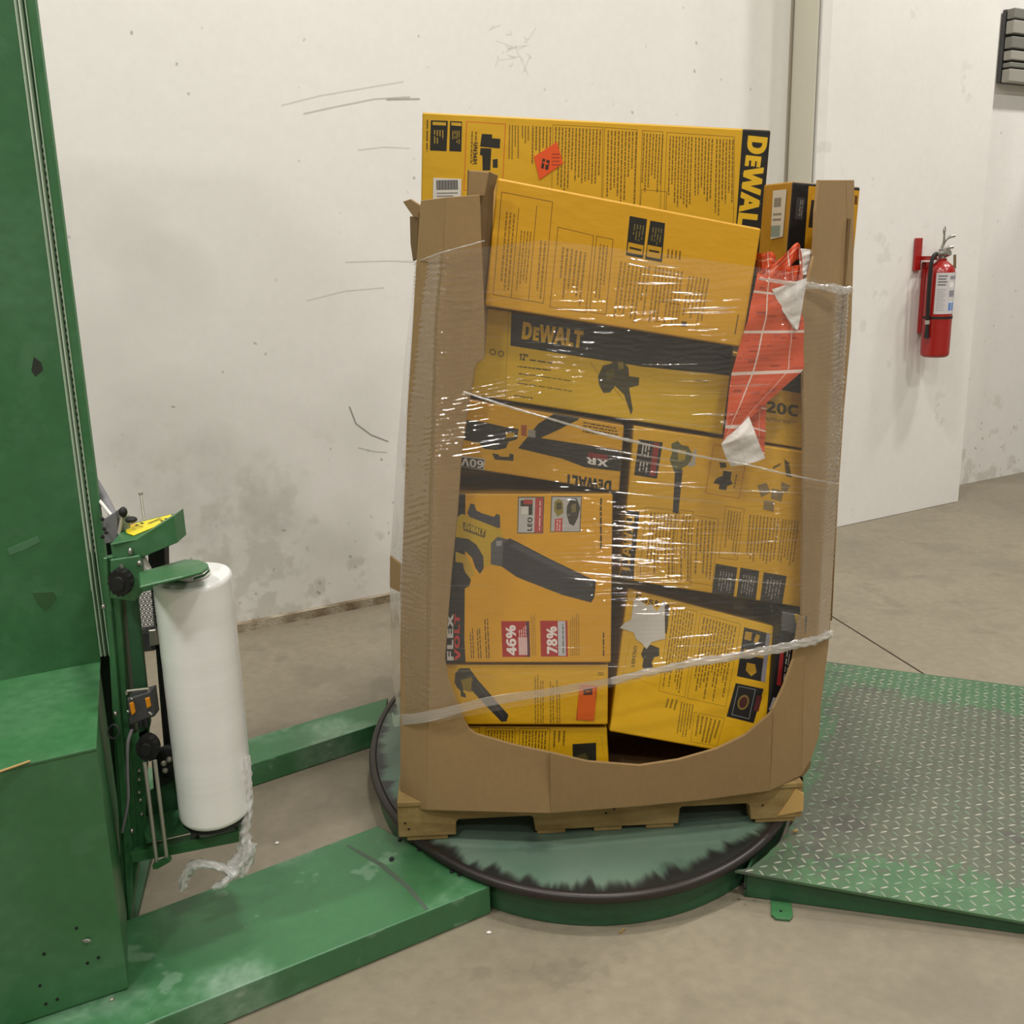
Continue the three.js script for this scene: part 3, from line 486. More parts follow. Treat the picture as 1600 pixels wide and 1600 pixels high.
  // side skirts, back lip and an anchor foot
  const skirt = (b, name) => { const p = (a, y) => { const [x, z] = T(a, b); return [x, y, z]; }; const n = V3(-uz, 0, ux); return plate({ o: p(0, 0), n: [n.x, 0, n.z], p: [[0.02, 0.001], [L, 0.001], [L, Math.max(0.003, Y(L) - 0.007)], [0.02, Y(0.02) - 0.007]] }, 0.006); };
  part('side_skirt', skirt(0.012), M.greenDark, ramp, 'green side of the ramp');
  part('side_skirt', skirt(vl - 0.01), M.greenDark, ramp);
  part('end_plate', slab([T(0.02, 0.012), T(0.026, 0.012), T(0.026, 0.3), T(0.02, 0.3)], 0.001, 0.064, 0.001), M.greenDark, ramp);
  const f = (a, b) => T(a, b), foot = part('anchor_foot', slab([[0.5662,-2.03], [0.6097,-2.019], [0.6017,-1.9734], [0.5911,-1.9603], [0.5614,-1.9659], [0.555,-1.9796]], 0.001, 0.007, 0.001), M.green, ramp, 'small green anchor foot');
  const fh = [0.5786,-1.9891]; part('anchor_hole', lathe([[0, 0], [0.0035, 0], [0.003, 0.0012], [0, 0.0014]], [fh[0], 0.0068, fh[1]], 12), M.dark, foot);
  const sh = [0.5054,0.0588,-2.02]; part('bolt', ball([sh[0], 0.043, sh[2] - 0.008], 0.005), M.dark, ramp);
}
// ---------------------------------------------------------------- wooden pallet
{
  const o = [0.2, 0.0915, -2.2], p = thing('wooden_pallet', 'wooden pallet with notched edge boards under the cardboard bin', 'pallet', o);
  const a = 0.0493, turn = (g) => g.translate(-0.2, 0, 2.19).rotateY(a).translate(0.2, 0, -2.19);
  const x0 = -0.288, x1 = 0.684, y0 = 0.0915, y1 = 0.198, zf = -2.19, Ld = x1 - x0;
  const st = (z, ragged) => {
    const n = (f) => x0 + Ld * f, pts = [[n(0), y0 + 0.012], [n(0.14), y0 + 0.012], [n(0.142), y0 + 0.046], [n(0.147), y0 + 0.052], [n(0.325), y0 + 0.052], [n(0.331), y0 + 0.046], [n(0.335), y0 + 0.012], [n(0.69), y0 + 0.012], [n(0.693), y0 + 0.05], [n(0.698), y0 + 0.056], [n(0.86), y0 + 0.056], [n(0.868), y0 + 0.05], [n(0.872), y0 + 0.012], [n(1), y0 + 0.012], [n(1), y1 - 0.013], [n(0), y1 - 0.013]];
    return turn(upright(pts, z, 0.036, 0.002));
  };
  const front = part('stringer', st(zf), M.wood, p, 'notched front board');
  part('stringer', st(zf - 0.62), M.wood, p); part('stringer', st(zf - 1.2), M.wood, p);
  for (const [f, y] of [[0.018, 0.03], [0.026, 0.014], [0.9, 0.03], [0.51, 0.03], [0.53, 0.04]]) part('nail_head', turn(new THREE.CylinderGeometry(0.0025, 0.0025, 0.002, 10).rotateX(Math.PI / 2).translate(x0 + Ld * f, y0 + 0.02 + y, zf + 0.0005)), M.rubber, front);
  for (let k = 0; k < 9; k++) { const x = x0 + 0.001 + k * (Ld - 0.085) / 8; part('deck_board', turn(box(x, x + 0.083, y1 - 0.0128, y1, zf - 1.24, zf + 0.004, 0.002)), M.wood, p); }
  for (const [f0, f1] of [[0.02, 0.12], [0.34, 0.41], [0.48, 0.55], [0.61, 0.68], [0.885, 0.985]]) part('bottom_board', turn(box(x0 + Ld * f0, x0 + Ld * f1, y0, y0 + 0.0118, zf - 1.22, zf - 0.004, 0.002)), M.wood, p);
  part('broken_end', turn(upright([[x1 - 0.06, y0 + 0.02], [x1 + 0.002, y0 + 0.03], [x1 + 0.002, y1 - 0.03], [x1 - 0.02, y1 - 0.016], [x1 - 0.035, y0 + 0.06]], zf + 0.003, 0.004, 0.0008)), std({ color: 0xcda766, roughness: 0.85 }), p, 'split pale end');
}
// ---------------------------------------------------------------- cardboard bin with its front cut open
{
  const b = thing('cardboard_bin', 'tall brown cardboard bulk bin on the pallet, its front cut out in a deep curve', 'cardboard bin', [0.2, 0.2, -2.3]);
  const T = 0.007;
  const panel = (k, mat = M.kraft, label, t = T, name = 'panel') => part(name, plate(k, t, 0.0012), mat, b, label);
  panel({o:[-0.2865,0.1541,-2.215],n:[-0.694,0.0504,0.7182],p:[[0,0],[0.0951,0.0298],[0.104,0.2978],[0.1149,0.6027],[0.1272,0.8896],[0.1388,1.1595],[0.1569,1.2883],[0.1667,1.403],[0.0891,1.4005],[0.0737,1.2763],[0.0619,1.1572],[0.0403,0.9643],[0.029,0.7921],[0.0145,0.5822],[0.0074,0.4269],[0.0032,0.1866]]}, M.kraft, 'left corner panel');
  panel({o:[-0.2171,0.1838,-2.15],n:[-0.1202,0.0087,0.9927],p:[[0,0],[0.2914,0.0049],[0.2934,0.1583],[0.206,0.1758],[0.1257,0.1984],[0.1083,0.2105],[0.0904,0.2478],[0.064,0.3299],[0.0585,0.3791],[0.0802,0.5749],[0.0996,0.7199],[0.1141,0.8602],[0.1356,0.9719],[0.1468,1.0293],[0.1526,1.0398],[0.1676,1.0489],[0.1698,1.1274],[0.1677,1.2803],[0.1665,1.3745],[0.0989,1.3715],[0.088,1.257],[0.0709,1.1289],[0.0533,0.8603],[0.0345,0.5742],[0.0159,0.2691]]}, M.kraft, 'left front panel with the curved cut');
  panel({o:[0.0722,0.1887,-2.115],n:[0.1241,-0.0927,0.9879],p:[[0,0],[0.2118,-0.0031],[0.3659,-0.0015],[0.5265,0.0068],[0.5157,0.2254],[0.506,0.2129],[0.4558,0.1668],[0.3889,0.1356],[0.2986,0.1151],[0.2082,0.1085],[0.0882,0.1305],[-0.0003,0.1626]]}, M.kraft, 'low front panel under the opening');
  panel({o:[0.5946,0.1955,-2.18],n:[0.5245,0.0024,0.8514],p:[[0,0],[0.1048,0.0076],[0.0958,0.2791],[0.089,0.4159],[0.0738,0.4238],[0.0594,0.32],[0.0317,0.2598],[-0.0008,0.2106]]}, M.kraft);
  panel({o:[0.6839,0.2031,-2.235],n:[0.7454,0.0287,0.666],p:[[0,0],[0.0537,0.0236],[0.0936,0.0676],[0.0996,0.1504],[0.1111,0.1969],[0.1393,0.3211],[0.155,0.6858],[0.1729,0.9858],[0.1801,1.1736],[0.155,1.3805],[0.0213,1.3762],[0.0096,1.3121],[0.0053,1.2195],[-0.0225,1.1669],[-0.0428,1.0873],[-0.0207,0.8058],[-0.0121,0.414],[0.0012,0.2671]]}, M.kraft, 'right corner post');
  panel({o:[0.6848,0.2014,-2.238],n:[0.747,0.0287,0.6642],p:[[0.1492,0.3516],[0.1562,0.6865],[0.1743,0.987],[0.1816,1.1751],[0.1563,1.3824],[0.2004,1.3839],[0.2098,1.2172],[0.209,1.0431],[0.1828,0.8664],[0.167,0.6845]]}, M.kraft);
  // inner flange behind the left opening edge and the torn strip standing above it
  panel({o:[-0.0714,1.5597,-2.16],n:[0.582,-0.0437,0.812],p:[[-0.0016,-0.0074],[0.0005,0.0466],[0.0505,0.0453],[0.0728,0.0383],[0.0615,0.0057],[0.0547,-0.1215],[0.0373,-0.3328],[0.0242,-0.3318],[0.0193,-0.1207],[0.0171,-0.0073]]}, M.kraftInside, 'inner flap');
  panel({o:[-0.0713,1.5595,-2.158],n:[0,0,1],p:[[-0.0027,-0.0049],[0.0015,0.0466],[0.0412,0.042],[0.0353,0.0164],[0.0309,-0.0032]]}, M.kraft);
  // side and back walls
  const side = (pts, t, name = 'side_wall') => part(name, metric(slab(pts, 0.2, 1.2, 0.001)), M.kraftInside, b);
  const wallSheet = (bot, top, y0, y1) => { // leaning wall from a plan line below to a plan line above
    const g = new THREE.BoxGeometry(1, 1, 1, 1, 1, 1), p = g.attributes.position;
    for (let i = 0; i < p.count; i++) { const u = p.getX(i) + 0.5, v = p.getY(i) + 0.5, w = p.getZ(i) + 0.5, l = bot.map((q, k) => q.map((c, m) => c + (top[k][m] - c) * v)), x = l[0][0] + (l[1][0] - l[0][0]) * u, z = l[0][1] + (l[1][1] - l[0][1]) * u, nx = -(l[1][1] - l[0][1]), nz = l[1][0] - l[0][0], ln = Math.hypot(nx, nz); p.setXYZ(i, x + nx / ln * 0.007 * w, y0 + (y1 - y0) * v, z + nz / ln * 0.007 * w); }
    g.computeVertexNormals(); return metric(g);
  };
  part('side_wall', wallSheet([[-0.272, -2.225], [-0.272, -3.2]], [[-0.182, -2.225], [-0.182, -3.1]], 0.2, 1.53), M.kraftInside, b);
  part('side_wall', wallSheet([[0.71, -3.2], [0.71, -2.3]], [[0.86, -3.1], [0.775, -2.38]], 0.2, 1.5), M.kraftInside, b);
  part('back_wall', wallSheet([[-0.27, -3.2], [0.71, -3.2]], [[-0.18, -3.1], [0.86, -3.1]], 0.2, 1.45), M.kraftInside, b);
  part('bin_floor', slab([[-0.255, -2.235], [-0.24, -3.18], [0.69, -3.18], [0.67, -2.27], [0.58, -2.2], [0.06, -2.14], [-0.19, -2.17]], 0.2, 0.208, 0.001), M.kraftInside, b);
  // torn corner of the back wall at upper left
  panel({o:[-0.2295,1.5624,-2.42],n:[-0.4886,-0.1293,0.8629],p:[[-0.002,-0.0013],[0.0198,0.0033],[0.0455,-0.0116],[0.0431,-0.0407],[0.0213,-0.0344],[0.0096,-0.0185]]}, M.kraft, 'torn flap', 0.006, 'torn_flap');
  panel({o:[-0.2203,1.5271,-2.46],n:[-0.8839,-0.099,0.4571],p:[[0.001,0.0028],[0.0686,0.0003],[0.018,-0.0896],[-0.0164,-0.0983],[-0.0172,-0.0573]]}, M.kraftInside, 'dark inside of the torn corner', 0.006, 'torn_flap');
  panel({o:[-0.2887,0.7627,-2.3],n:[-0.8308,0.0411,0.5551],p:[[0,0],[0.0599,-0.0103],[0.0611,-0.0776],[-0.0027,-0.079]]}, M.kraft, undefined, 0.006, 'side_bulge');
  panel({o:[0.6661,0.2162,-2.24],n:[0.7602,0.0371,0.6486],p:[[0.0109,-0.0131],[0.1016,-0.0171],[0.0948,-0.0351],[0.051,-0.0423]]}, M.kraftInside, undefined, 0.004, 'bottom_flap');
}
// ---------------------------------------------------------------- printed tool cartons
const YEL = '#d8a714';
function crate(key, name, label, q, depth, W, base, draw, side = base) {
  const v = q.map((p) => V3(...p)), w = (v[0].distanceTo(v[1]) + v[3].distanceTo(v[2])) / 2, h = (v[0].distanceTo(v[3]) + v[1].distanceTo(v[2])) / 2;
  const ex = v[1].clone().sub(v[0]), ey = v[0].clone().sub(v[3]), n = ex.clone().cross(ey).normalize();
  const g = new RoundedBoxGeometry(w, h, depth, 2, 0.005), p = g.attributes.position, nm = g.attributes.normal, uv = g.attributes.uv, e = ex.clone().normalize(), u = n.clone().cross(e);
  const c0 = v[3].clone().add(v[1]).multiplyScalar(0.5).addScaledVector(n, -depth / 2);
  for (let i = 0; i < p.count; i++) {
    const a = p.getX(i) / w + 0.5, b = p.getY(i) / h + 0.5, d = depth / 2 - p.getZ(i);
    const lo = v[3].clone().lerp(v[2], a), hi = v[0].clone().lerp(v[1], a), r = lo.lerp(hi, b).addScaledVector(n, -d);
    if (Math.abs(nm.getZ(i)) > 0.7 || i >= p.count * 2 / 3 && i < p.count * 5 / 6) uv.setXY(i, a, b); else uv.setXY(i, (d / depth) * 0.9 + 0.05, b);
    p.setXYZ(i, r.x, r.y, r.z);
    const m = e.clone().multiplyScalar(nm.getX(i)).addScaledVector(u, nm.getY(i)).addScaledVector(n, nm.getZ(i)).normalize(); nm.setXYZ(i, m.x, m.y, m.z);
  }
  const H = Math.round(W * h / w), sx = W / 1000, sy = H / 1000;
  const tex = canvas(W, H, (c) => {
    c.fillStyle = base; c.fillRect(0, 0, W, H);
    const G = {
      c, sx, sy, poly(pts, col, line) { c.beginPath(); for (let i = 0; i < pts.length; i += 2) c[i ? 'lineTo' : 'moveTo'](pts[i] * sx, pts[i + 1] * sy); c.closePath(); if (line) { c.strokeStyle = col; c.lineWidth = line; c.stroke(); } else { c.fillStyle = col; c.fill(); } },
      path(pts, col, wd) { c.beginPath(); for (let i = 0; i < pts.length; i += 2) c[i ? 'lineTo' : 'moveTo'](pts[i] * sx, pts[i + 1] * sy); c.strokeStyle = col; c.lineWidth = wd; c.lineCap = 'round'; c.stroke(); },
      // text from a baseline start to a baseline end, as tall as the third point stands from the first
      text(str, [x0, y0, x1, y1, x2, y2], col, o = {}) {
        c.save(); const ax = (x1 - x0) * sx, ay = (y1 - y0) * sy, bx = (x2 - x0) * sx, by = (y2 - y0) * sy; c.font = (o.weight ?? 'bold') + ' 100px sans-serif';
        let tw = 0; const runs = o.runs ?? [[str, 1]]; for (const [t, k] of runs) { c.font = `${o.weight ?? 'bold'} ${100 * k}px sans-serif`; tw += c.measureText(t).width; }
        c.transform(ax / tw, ay / tw, -bx / 71, -by / 71, x0 * sx, y0 * sy); c.fillStyle = col; let x = 0;
        for (const [t, k] of runs) { c.font = `${o.weight ?? 'bold'} ${100 * k}px sans-serif`; c.fillText(t, x, 0); if (o.heavy) { c.lineWidth = o.heavy; c.strokeStyle = col; c.strokeText(t, x, 0); } x += c.measureText(t).width; }
        c.restore();
      },
      logo(six, col, heavy = 5) { this.text('', six, col, { runs: [['D', 1], ['E', 0.78], ['WALT', 1]], heavy }); },
      // a block of small print: n lines run along the first side of the quad, ragged at their ends
      lines([x0, y0, x1, y1, x2, y2, x3, y3], n, col = 'rgba(74,52,8,.62)', ragged = 0.5, word = 0.06) {
        for (let k = 0; k < n; k++) {
          const t = (k + 0.5) / n, ax = x0 + (x3 - x0) * t, ay = y0 + (y3 - y0) * t, bx = x1 + (x2 - x1) * t, by = y1 + (y2 - y1) * t, len = 1 - ragged * rnd() * rnd(); let s = 0;
          const pitch = Math.hypot((x3 - x0) * sx, (y3 - y0) * sy) / n; c.strokeStyle = col; c.lineWidth = Math.max(0.8, pitch * 0.42); c.lineCap = 'butt';
          while (s < len) { const e2 = Math.min(len, s + word * (0.4 + 1.2 * rnd())); c.beginPath(); c.moveTo((ax + (bx - ax) * s) * sx, (ay + (by - ay) * s) * sy); c.lineTo((ax + (bx - ax) * e2) * sx, (ay + (by - ay) * e2) * sy); c.stroke(); s = e2 + word * 0.22; }
        }
      },
    };
    draw(G);
  });
  const mk = (o) => phys({ roughness: 0.52, clearcoat: 0.12, clearcoatRoughness: 0.35, bumpMap: cloudy, bumpScale: 0.003, ...o });
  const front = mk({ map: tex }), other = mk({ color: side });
  const t = thing(name, label, 'carton', [c0.x, c0.y, c0.z]);
  g.translate(0, 0, 0); const o = shade(new THREE.Mesh(g.translate(-c0.x, -c0.y, -c0.z), [other, other, other, other, front, other])); o.name = 'carton_body'; t.add(o);
  t.userData.n = undefined; delete t.userData.n;
  return t;
}
const BLK = '#151515', TXT = 'rgba(70,50,6,.66)';
// big carton standing at the back
const cA = crate('a', 'tool_carton', 'largest yellow carton, upright at the back, with black edge band and small orange sticker', [[-0.1946,1.7787,-2.6503],[0.6654,1.7232,-2.6933],[0.64,1.2263,-2.692],[-0.2247,1.282,-2.6488]], 0.26, 1400, '#d6a818', (G) => {
  G.poly([917,-5,1002,-3,1004,1006,923,1012], BLK);
  G.logo([937,23,923,541,990,28], '#e0b61c', 6);
  G.lines([9,35,9,193,20,192,20,34], 1, TXT, 0.1, 0.2);
  for (const q of [[24,36,72,35,70,176,23,176], [78,35,112,35,112,175,78,175]]) G.poly(q, '#1d1c14');
  for (const q of [[29,42,67,42,67,57,29,57], [81,40,110,41,111,56,82,55]]) G.poly(q, '#caa028');
  for (const q of [[31,80,32,143,63,143,62,78], [84,79,84,139,108,140,107,77]]) G.lines(q, 4, '#b39330', 0.6, 0.5);
  G.poly([125,34,235,37,232,357,122,356], '#c9701c', 4);
  G.lines([136,78,135,243,157,244,158,79], 2, TXT, 0.4, 0.1); G.text('UN3481', [146,128,144,236,159,126], '#2a2008');
  for (const q of [[169,87,198,87,198,105,222,106,221,151,165,147], [166,153,197,153,196,256,174,258,172,188,165,186]]) G.poly(q, '#22211a');
  G.poly([202,204,216,200,217,242,203,243], '#2a281c');
  for (const [q, n] of [[[243,39,244,204,279,201,275,39], 4], [[279,39,281,125,306,126,304,40], 3], [[308,39,311,241,371,230,368,40], 6], [[374,37,377,330,435,341,432,38], 6], [[432,38,436,295,514,304,511,38], 8], [[524,42,532,389,622,395,615,41], 9], [[628,46,632,326,695,336,691,47], 7], [[704,52,712,388,784,401,776,52], 8], [[778,52,790,369,843,378,836,56], 6], [[840,56,851,418,910,429,896,54], 6]]) G.lines(q, n, TXT, 0.75, 0.05);
  for (const q of [[370,28,513,28,522,427,376,426], [518,28,612,32,619,435,525,427], [627,34,686,35,694,420,634,418], [698,37,895,42,913,491,707,475]]) G.poly(q, 'rgba(80,56,6,.7)', 2);
  G.poly([636,313,709,317,711,413,635,406], 'rgba(80,56,6,.75)', 2);
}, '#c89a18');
part('orange_sticker', sticker({o:[0,0,-2.66],n:[0.0499,0,0.9988],p:[[0.0744,1.6707],[0.1318,1.704],[0.1471,1.6543],[0.0877,1.6162]]}), std({ map: canvas(128, 128, (g) => { g.fillStyle = '#e2561f'; g.fillRect(0, 0, 128, 128); g.fillStyle = '#3a241c'; g.save(); g.translate(48, 74); g.rotate(0.25); g.fillRect(-14, -16, 12, 34); g.fillRect(4, -16, 14, 34); g.fillStyle = '#e2561f'; g.fillRect(-10, -6, 24, 6); g.restore(); g.fillStyle = 'rgba(80,30,10,.5)'; for (let k = 0; k < 4; k++) g.fillRect(78, 40 + k * 12, 34, 4); }), roughness: 0.55 }), cA, 'small orange sticker set askew');
part('white_label', sticker({o:[0,0,-2.66],n:[0.0499,0,0.9988],p:[[-0.1749,1.6258],[-0.1056,1.6215],[-0.1099,1.5456],[-0.1796,1.5502]]}), std({ map: canvas(128, 160, (g) => { g.fillStyle = '#d9d6cf'; g.fillRect(0, 0, 128, 160); g.fillStyle = '#6e6c6a'; g.fillRect(20, 12, 92, 46); for (let k = 0; k < 22; k++) { g.fillStyle = k % 3 ? '#8b8988' : '#4b4a49'; g.fillRect(20 + k * 4.2, 12, 2, 46); } g.fillStyle = '#8a8885'; for (let k = 0; k < 6; k++) g.fillRect(20, 70 + k * 14, 90 - (k % 3) * 20, 7); }), roughness: 0.6 }), cA, 'white barcode label');
// upper carton lying across the front
crate('b', 'tool_carton', 'plain yellow carton tilted across the top of the opening, partly outside the film', [[-0.0126,1.5921,-2.1872],[0.5343,1.481,-2.2123],[0.5009,1.2361,-2.2058],[-0.0474,1.3375,-2.1804]], 0.2, 1100, '#d8a012', (G) => {
  const ink = 'rgba(84,54,4,.8)';
  for (const q of [[19,100,209,102,219,901,28,898], [240,285,375,299,383,922,245,924], [387,299,450,301,460,910,397,912]]) G.poly(q, ink, 2.5);
  G.path([88,200,96,899], ink, 2.5); G.path([153,154,162,901], ink, 2.5);
  for (const [q, n] of [[[39,239,47,865,89,865,81,247], 3], [[101,364,108,859,151,864,148,356], 4], [[176,411,184,867,213,872,207,414], 2], [[260,429,267,890,363,882,361,442], 6], [[399,351,408,892,447,889,438,356], 3], [[484,462,485,944,609,943,607,458], 8], [[617,454,620,950,736,943,732,454], 8], [[749,479,745,853,833,855,836,479], 6]]) G.lines(q, n, 'rgba(96,66,6,.6)', 0.6, 0.05);
  for (const q of [[500,97,566,97,571,404,505,403], [579,102,635,101,644,408,579,406]]) G.poly(q, '#1c1a10');
  for (const q of [[508,299,567,302,567,379,508,381], [581,291,636,291,637,384,583,384]]) { G.poly(q, '#c8960f'); }
  for (const q of [[518,151,517,285,561,289,562,150], [589,149,588,279,630,283,631,148]]) G.lines(q, 4, '#75652a', 0.4, 0.4);
  for (const q of [[515,332,560,336,561,351,516,347], [589,325,628,325,629,340,590,340]]) G.poly(q, '#2a220a');
  G.lines([654,295,656,367,716,365,714,293], 4, ink, 0.3, 0.1);
  G.path([964,734,963,897], '#3a2a06', 4); G.poly([643,729,736,728,738,899,644,899], ink, 2);
  G.poly([751,862,771,860,772,903,751,905], '#4a3608');
}, '#c99412');
// carton with the black banner
crate('c', 'tool_carton', 'yellow carton with broad black banner and saw picture, under the tilted top carton', [[-0.1262,1.3459,-2.2337],[0.4959,1.2336,-2.2648],[0.4774,1.0364,-2.2639],[-0.1447,1.1545,-2.2328]], 0.3, 1300, '#d8ae10', (G) => {
  G.poly([217,-15,1002,-8,1004,325,684,384,222,378], '#1a1a18');
  G.logo([255,276,469,277,256,99], '#d8ac1c', 6);
  G.path([209,17,217,1000], 'rgba(110,80,8,.5)', 3);
  G.text('12"', [254,519,286,518,255,447], '#2a2208', { heavy: 4 }); G.lines([294,485,371,483,370,519,293,521], 1, '#3a300c', 0.1, 0.3); G.lines([251,578,378,565,379,601,252,614], 1, '#4a3d10', 0.1, 0.1);
  for (const q of [[258,675,303,667,303,681,258,690], [255,735,300,734,300,748,255,749]]) G.lines(q, 1, '#4a3d10', 0.1, 0.4);
  for (const q of [[258,661,443,655,444,676,258,682], [256,770,451,767,452,788,256,792]]) G.lines(q, 1, '#3f340c', 0.05, 0.12);
  G.lines([247,912,313,908,312,938,246,942], 1, '#3a300c', 0, 0.2);
  for (const [u, v] of [[192,485], [163,479]]) { G.c.strokeStyle = '#4f4210'; G.c.lineWidth = 4; G.c.beginPath(); G.c.arc(u * G.sx, v * G.sy, 12, 0, 6.3); G.c.stroke(); }
  const tool = '#403a1e';
  G.poly([534,566,548,444,576,402,597,342,620,366,638,421,643,512,679,508,680,594,647,639,668,875,663,936,631,720,597,643,582,723,559,741,541,664], tool);
  G.poly([561,495,587,454,594,550,569,592], '#5c5018'); G.poly([598,377,616,368,623,436,605,459], '#8a7414'); G.path([505,437,535,537], '#5a4c10', 2); G.path([593,666,633,784], '#5a4c10', 2);
  G.lines([877,424,922,423,923,451,878,452], 1, '#4a3d10', 0, 0.3);
}, '#b88f10');
// carton at the right end of that row
crate('i', 'tool_carton', 'yellow carton with black top band half hidden behind the orange label strip', [[0.5031,1.2115,-2.2752],[0.6657,1.1729,-2.2833],[0.6746,0.9943,-2.2837],[0.4943,1.0297,-2.2747]], 0.25, 400, '#cfa20f', (G) => {
  G.poly([-2,-25,1019,-21,1018,290,23,297], '#1b1b1c');
  G.text('20C', [462,601,885,592,465,465], '#3a2f10', { heavy: 3 }); G.lines([465,663,877,657,877,704,467,709], 2, '#5b4d18', 0.3, 0.2);
  G.poly([938,639,1000,637,991,788,930,790], '#b8421c');
}, '#b58c10');
// carton lying upside down
crate('d', 'tool_carton', 'yellow carton lying upside down, dark saw picture and inverted lettering, left of centre', [[-0.1468,1.1482,-2.2177],[0.2533,1.0693,-2.2377],[0.2424,0.9172,-2.2371],[-0.1627,0.9956,-2.2169]], 0.28, 900, '#cf980f', (G) => {
  G.poly([432,584,530,185,629,-36,757,-26,744,36,637,233,549,384,1007,377,1013,689,802,711,669,634], '#1b1b1a');
  G.poly([41,305,247,290,352,310,425,306,422,457,378,513,366,612,312,663,246,672,220,599,48,580], '#211f1b');
  G.poly([357,391,409,369,404,437,362,464], '#b98d12'); G.poly([275,557,323,555,318,632,277,650], '#3a382f');
  G.poly([293,718,327,722,335,747,383,736,389,677,410,687,409,781,309,805], '#2b281c');
  G.poly([477,293,518,284,521,395,479,395], '#8f8a80'); G.poly([437,244,468,231,472,398,444,391], '#9b4a22');
  G.poly([20,834,257,808,254,987,24,1008], '#b8b0a6'); G.poly([21,861,250,829,247,971,24,990], '#1f1c1c'); G.text('60V', [251,848,130,852,250,960], '#cfcac4', { heavy: 2 });
  G.lines([773,42,973,50,974,220,774,211], 4, '#3a2a08', 0.4, 0.1);
  G.poly([813,478,921,480,919,557,812,555], '#7c1c20'); G.text('XR', [923,555,805,558,925,649], '#d8d4ce', { heavy: 3 });
  G.logo([956,856,696,859,958,1036], '#1a1710', 5);
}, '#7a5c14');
// right hand carton with the battery box
crate('h', 'tool_carton', 'large yellow carton on the right with trimmer picture and red-framed battery symbol', [[0.2751,1.0647,-2.2538],[0.6718,0.9919,-2.2736],[0.6751,0.6181,-2.2738],[0.2447,0.7069,-2.2522]], 0.28, 1024, '#d8a414', (G) => {
  G.poly([36,80,172,78,159,311,28,309], '#1d1a1c'); G.poly([121,87,154,85,147,296,115,297], '#8a2226'); for (const q of [[56,98,52,194,103,193,107,98], [50,220,45,289,103,291,105,218]]) G.lines(q, 3, '#c9c2ba', 0.4, 0.5);
  G.poly([220,78,255,54,279,76,316,78,348,124,337,186,296,219,291,253,254,256,220,181,231,128], '#5b5936'); G.poly([259,106,310,105,307,166,271,180], '#a88c28'); G.poly([256,234,300,231,301,516,268,513], '#2b2b2c'); G.poly([350,89,368,95,367,193,328,209,330,179,347,167], '#a9a59c');
  G.poly([461,44,659,48,638,360,443,357], '#a4481c', 3); G.poly([498,251,530,232,532,198,579,198,578,249,594,272,562,294,560,320,517,319,518,289,482,287], '#232018'); G.poly([503,148,540,146,548,174,513,184], '#332c14'); G.lines([601,207,595,301,613,302,619,208], 1, TXT, 0, 0.2);
  for (const q of [[734,259,784,234,808,288,759,330], [814,262,879,267,868,336,810,330], [775,344,832,342,828,410,770,403], [863,211,914,227,894,273,865,261]]) G.poly(q, '#857048'); G.poly([871,66,901,86,919,176,890,173], '#4a3c14'); G.poly([808,128,858,93,851,112,816,143], '#6a5416');
  for (const q of [[112,504,292,496,296,975,112,976], [306,490,386,488,387,967,310,973], [394,511,531,512,506,946,379,945], [569,422,670,421,637,754,538,756]]) G.poly(q, 'rgba(80,54,6,.75)', 2.5);
  for (const [q, n] of [[[136,533,139,955,295,959,294,521], 8], [[322,516,323,955,379,952,380,514], 3], [[410,533,399,929,498,931,518,531], 5], [[578,446,558,744,629,744,657,444], 5], [[693,450,679,747,842,750,865,444], 9], [[872,443,849,749,948,747,972,442], 6]]) G.lines(q, n, 'rgba(82,58,8,.62)', 0.5, 0.05);
  G.poly([-8,541,78,539,77,990,0,996], '#1b1812'); G.logo([51,564,49,951,-3,565], '#c89816', 3);
  for (const q of [[522,799,640,802,622,1004,502,1002], [657,799,760,801,745,998,639,997], [785,804,912,806,892,1004,769,1002]]) G.poly(q, '#2b2a28');
  for (const q of [[543,843,529,973,606,976,620,842], [670,841,656,975,726,978,744,840], [801,846,789,975,873,975,889,842]]) G.lines(q, 5, '#8a8488', 0.4, 0.3);
}, '#b58710');
